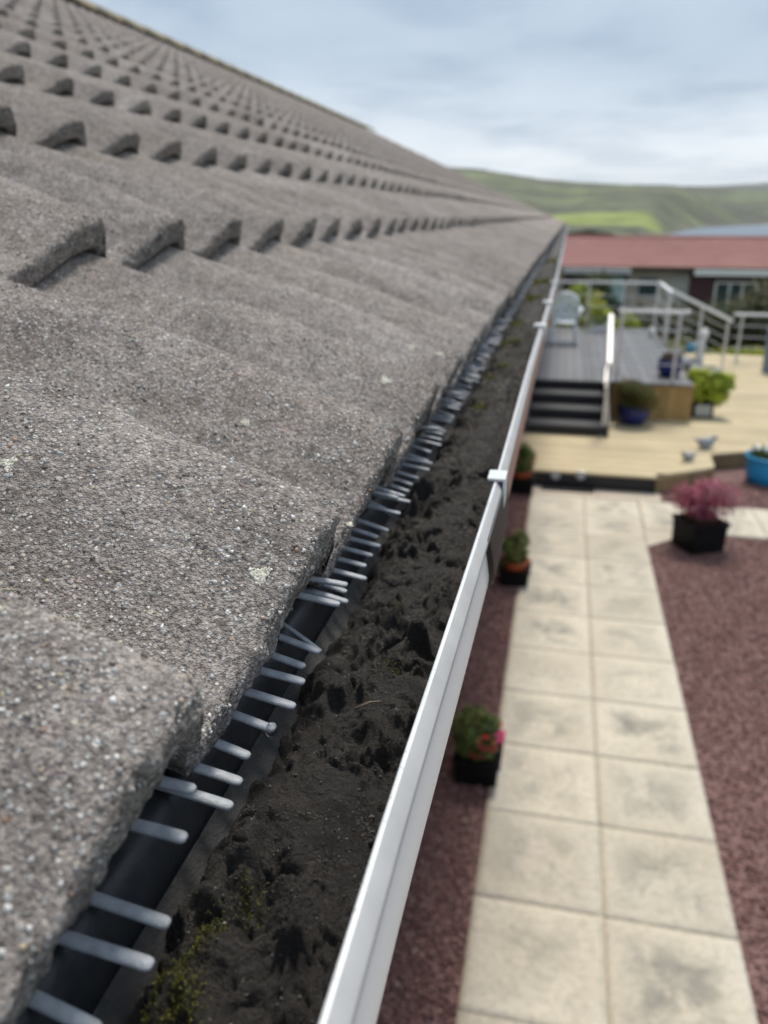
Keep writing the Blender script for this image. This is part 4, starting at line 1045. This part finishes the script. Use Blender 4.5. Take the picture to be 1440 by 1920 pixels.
# car in the drive
cz = ground_z(-.6, 26.5) - .03
car = thing('parked_car', (-.5, 26.4, cz), 'dark blue car parked on the drive behind the garden chair', 'car')
prof_ = [(-2.1, .30), (-2.1, .70), (-1.95, .80), (-1.05, .92), (-.45, 1.42), (1.05, 1.46), (1.75, .98), (2.1, .92), (2.15, .32)]
def carside(w_): return [(u, w_ * (1 if z < .95 else .86), z) for u, z in prof_]
b = MB(); n = len(prof_)
def CW(u, v, z): return (-.5 + v, 26.4 + u, cz + z)
b.v = [CW(*p) for p in carside(.86)] + [CW(*p) for p in carside(-.86)]
b.f = [tuple(range(n)), tuple(range(n, 2 * n))[::-1]] + [(i, n + i, n + (i + 1) % n, (i + 1) % n) for i in range(n)]
b.build('body', M['carpaint'], car)
MB().add([CW(-1.0, -.70, .97), CW(-1.0, .70, .97), CW(-.50, .66, 1.385), CW(-.50, -.66, 1.385)], [(0, 1, 2, 3)]).build('windscreen', M['pane'], car).location = (0, -.035, .02)
for sgn in (-1, 1):
    MB().add([CW(-.75, .80 * sgn, .98), CW(1.55, .80 * sgn, .98), CW(1.0, .76 * sgn, 1.38), CW(-.40, .76 * sgn, 1.36)], [(0, 1, 2, 3)]).build('side_window', M['pane'], car).location = (.012 * sgn + .0, 0, 0)
    MB().box(-.5 + .62 * sgn - .14, -.5 + .62 * sgn + .14, 26.4 - 2.13, 26.4 - 2.09, cz + .62, cz + .74).build('headlight', M['lens'], car)
    for u in (-1.35, 1.35):
        b = MB(); s_ = 18
        ring = [(.31 * math.cos(2 * math.pi * k / s_), .31 * math.sin(2 * math.pi * k / s_)) for k in range(s_)]
        b.v = [CW(u + p, sgn * .70, .31 + q_) for p, q_ in ring] + [CW(u + p, sgn * .88, .31 + q_) for p, q_ in ring]
        b.f = [tuple(range(s_)), tuple(range(s_, 2 * s_))[::-1]] + [(i, (i + 1) % s_, s_ + (i + 1) % s_, s_ + i) for i in range(s_)]
        b.build('wheel', M['tyre'], car)
shrub('dark_tree', (6.1, 47, .0), (.75, .6, 2.1), 'small dark green tree top rising behind the red roof ridge', DG + [(.10, .12, .03)], 1800, .2, 30, .5, 'tree')

# ================================================================== COAST
SEA = -17.0
# elevation profiles: 'bearing' in tangent units (X/Y), heights as slope (z-CAMZ)/distance
def px_b(x): v = ray_px(x, 405); return v.x / v.y
SK = [(px_b(x), (405 - y) / 1729) for x, y in ((-2500, 330), (-600, 280), (400, 270), (700, 300), (895, 318), (1000, 334), (1100, 344), (1200, 348), (1300, 352), (1440, 362), (1700, 372), (2600, 350))]
def nearland(be, r_):
    e0 = interp(r_, [(330, px_b(1150)), (800, px_b(1190)), (1500, px_b(1225)), (2200, px_b(1250))]); e1 = interp(r_, [(330, px_b(1262)), (800, px_b(1272)), (1500, px_b(1330)), (2200, px_b(1480))])
    t = min(1, max(0, (be - e0) / (e1 - e0))); return 1 - t * t * (3 - 2 * t)
b = MB(); bs = np.concatenate([np.linspace(px_b(-2200), px_b(700), 40), np.linspace(px_b(715), px_b(1600), 150), np.linspace(px_b(1640), px_b(2600), 20)])
rs = np.concatenate([np.linspace(330, 1000, 44), np.linspace(1020, 2300, 60), np.linspace(2350, 3600, 40), np.linspace(3700, 5000, 8)])
for r_ in rs:
    for be in bs:
        w_ = nearland(be, r_); sky_s = interp(be, SK)
        near_s = interp(r_, [(330, -36 / 1729), (520, -34 / 1729), (760, -22 / 1729), (950, -12 / 1729), (1150, 8 / 1729), (1500, .55 * sky_s), (2200, sky_s), (2600, sky_s * .8), (3600, .3 * sky_s)])
        zn = near_s * r_
        # bay side: below the sea till the far shore, then rising ground
        shore = 2450 + 250 * math.sin(be * 40)
        far_s = interp(r_, [(330, -.08), (shore - 60, (SEA - 4 - CAMZ) / shore), (shore, (SEA + 1 - CAMZ) / shore), (shore + 60, (SEA + 18 - CAMZ) / shore), (3250, sky_s * .75), (3600, sky_s), (5000, .2 * sky_s)])
        zf = far_s * r_
        z = CAMZ + max(lerp(SEA - 6 - CAMZ, zn, w_), zf)
        q = Vector((be * r_, r_, 0))
        z += 4 * fbm(q * .004, 5) * min(1, r_ / 1500) * (1 if z > SEA else .0) + 2.6 * fbm(q * .018, 4) * (1 if z > SEA else 0)
        b.v.append((be * r_, r_, z))
nx = len(bs)
b.f = [(j * nx + i, j * nx + i + 1, (j + 1) * nx + i + 1, (j + 1) * nx + i) for j in range(len(rs) - 1) for i in range(nx - 1)]
m = NT('coastal_hill'); P_ = m.P(); a_ = m.noise(.0035, 6, .6); c_ = m.noise(.0016, 4, .5, None, .6); d_ = m.noise(.03, 4, .6)
col = m.ramp(a_, [(.34, (.062, .070, .046)), (.46, (.095, .108, .060)), (.56, (.12, .142, .068)), (.70, (.16, .19, .075))])
col = m.mix(m.ramp(c_, [(.50, 0.0), (.58, .8)]), col, (.066, .066, .045))
sp = m.n('ShaderNodeSeparateXYZ'); m.l(P_, sp.inputs[0])
# bright pasture on the near slope
fx = m.math('DIVIDE', m.math('ABSOLUTE', m.math('SUBTRACT', sp.outputs[0], 40.0)), 95.0); fy = m.math('DIVIDE', m.math('ABSOLUTE', m.math('SUBTRACT', sp.outputs[1], 1000.0)), 210.0)
fld = m.math('ADD', m.math('MULTIPLY', fx, fx), m.math('MULTIPLY', fy, fy)); fld = m.math('ADD', fld, m.math('MULTIPLY', m.math('SUBTRACT', m.noise(.008, 4), .5), 1.2))
col = m.mix(m.ramp(fld, [(.25, .85), (1.15, 0.0)]), col, (.25, .31, .065))
zl = m.math('ADD', sp.outputs[2], m.math('MULTIPLY', m.math('SUBTRACT', m.noise(.01, 4), .5), 16.0))
col = m.mix(m.ramp(m.math('DIVIDE', m.math('ADD', zl, 20.0), 40.0), [(.10, .85), (.26, 0.0)]), col, (.15, .13, .115))
col = m.mix(1.0, col, m.ramp(d_, [(.3, .72), (.7, 1.28)]), 'MULTIPLY')
col = m.mix(1.0, col, m.ramp(m.noise(.009, 5, .65, None, 1.0), [(.36, .55), (.52, 1.0), (.7, 1.2)]), 'MULTIPLY')
M['hill'] = m.done(col, .95)
tag(b.build('hills', M['hill'], None, True), kind='structure')
# farther blue hill range
b = MB(); xs = np.linspace(-1500, 6500, 90)
for k, (yy, f_) in enumerate(((8200, 0), (8600, .7), (9000, 1), (9800, .2))):
    for x in xs:
        s_ = interp(x / 9000, [(-.2, 20 / 1729), (.10, 40 / 1729), (px_b(1270), 52 / 1729), (px_b(1360), 55 / 1729), (px_b(1440), 60 / 1729), (px_b(1560), 66 / 1729), (.6, 60 / 1729)])
        b.v.append((x, yy, CAMZ + f_ * s_ * 9000 * (1 + .05 * fbm(Vector((x * .001, yy * .001, 0)), 4)) - (1 - f_) * 30))
b.f = [(j * 90 + i, j * 90 + i + 1, (j + 1) * 90 + i + 1, (j + 1) * 90 + i) for j in range(3) for i in range(89)]
tag(b.build('far_hills', M['hill'], None, True), kind='structure')
tag(MB().add([(-9000, 300, SEA), (9000, 300, SEA), (9000, 12000, SEA), (-9000, 12000, SEA)], [(0, 1, 2, 3)]).build('sea', M['sea']), kind='structure')

# sea air between us and the far shore
me = bpy.data.meshes.new('haze'); hb_ = MB().box(-9500, 9500, -150, 12500, -60, 420); me.from_pydata(hb_.v, [], hb_.f)
hm = bpy.data.materials.new('sea_haze'); hm.use_nodes = True; ht = hm.node_tree
for n_ in list(ht.nodes):
    if n_.type == 'BSDF_PRINCIPLED': ht.nodes.remove(n_)
pv = ht.nodes.new('ShaderNodeVolumePrincipled'); pv.inputs['Color'].default_value = (.86, .92, 1.0, 1); pv.inputs['Density'].default_value = 4.5e-5
ht.links.new(pv.outputs[0], ht.nodes['Material Output'].inputs['Volume']); me.materials.append(hm)
tag(link('haze', me), kind='stuff')
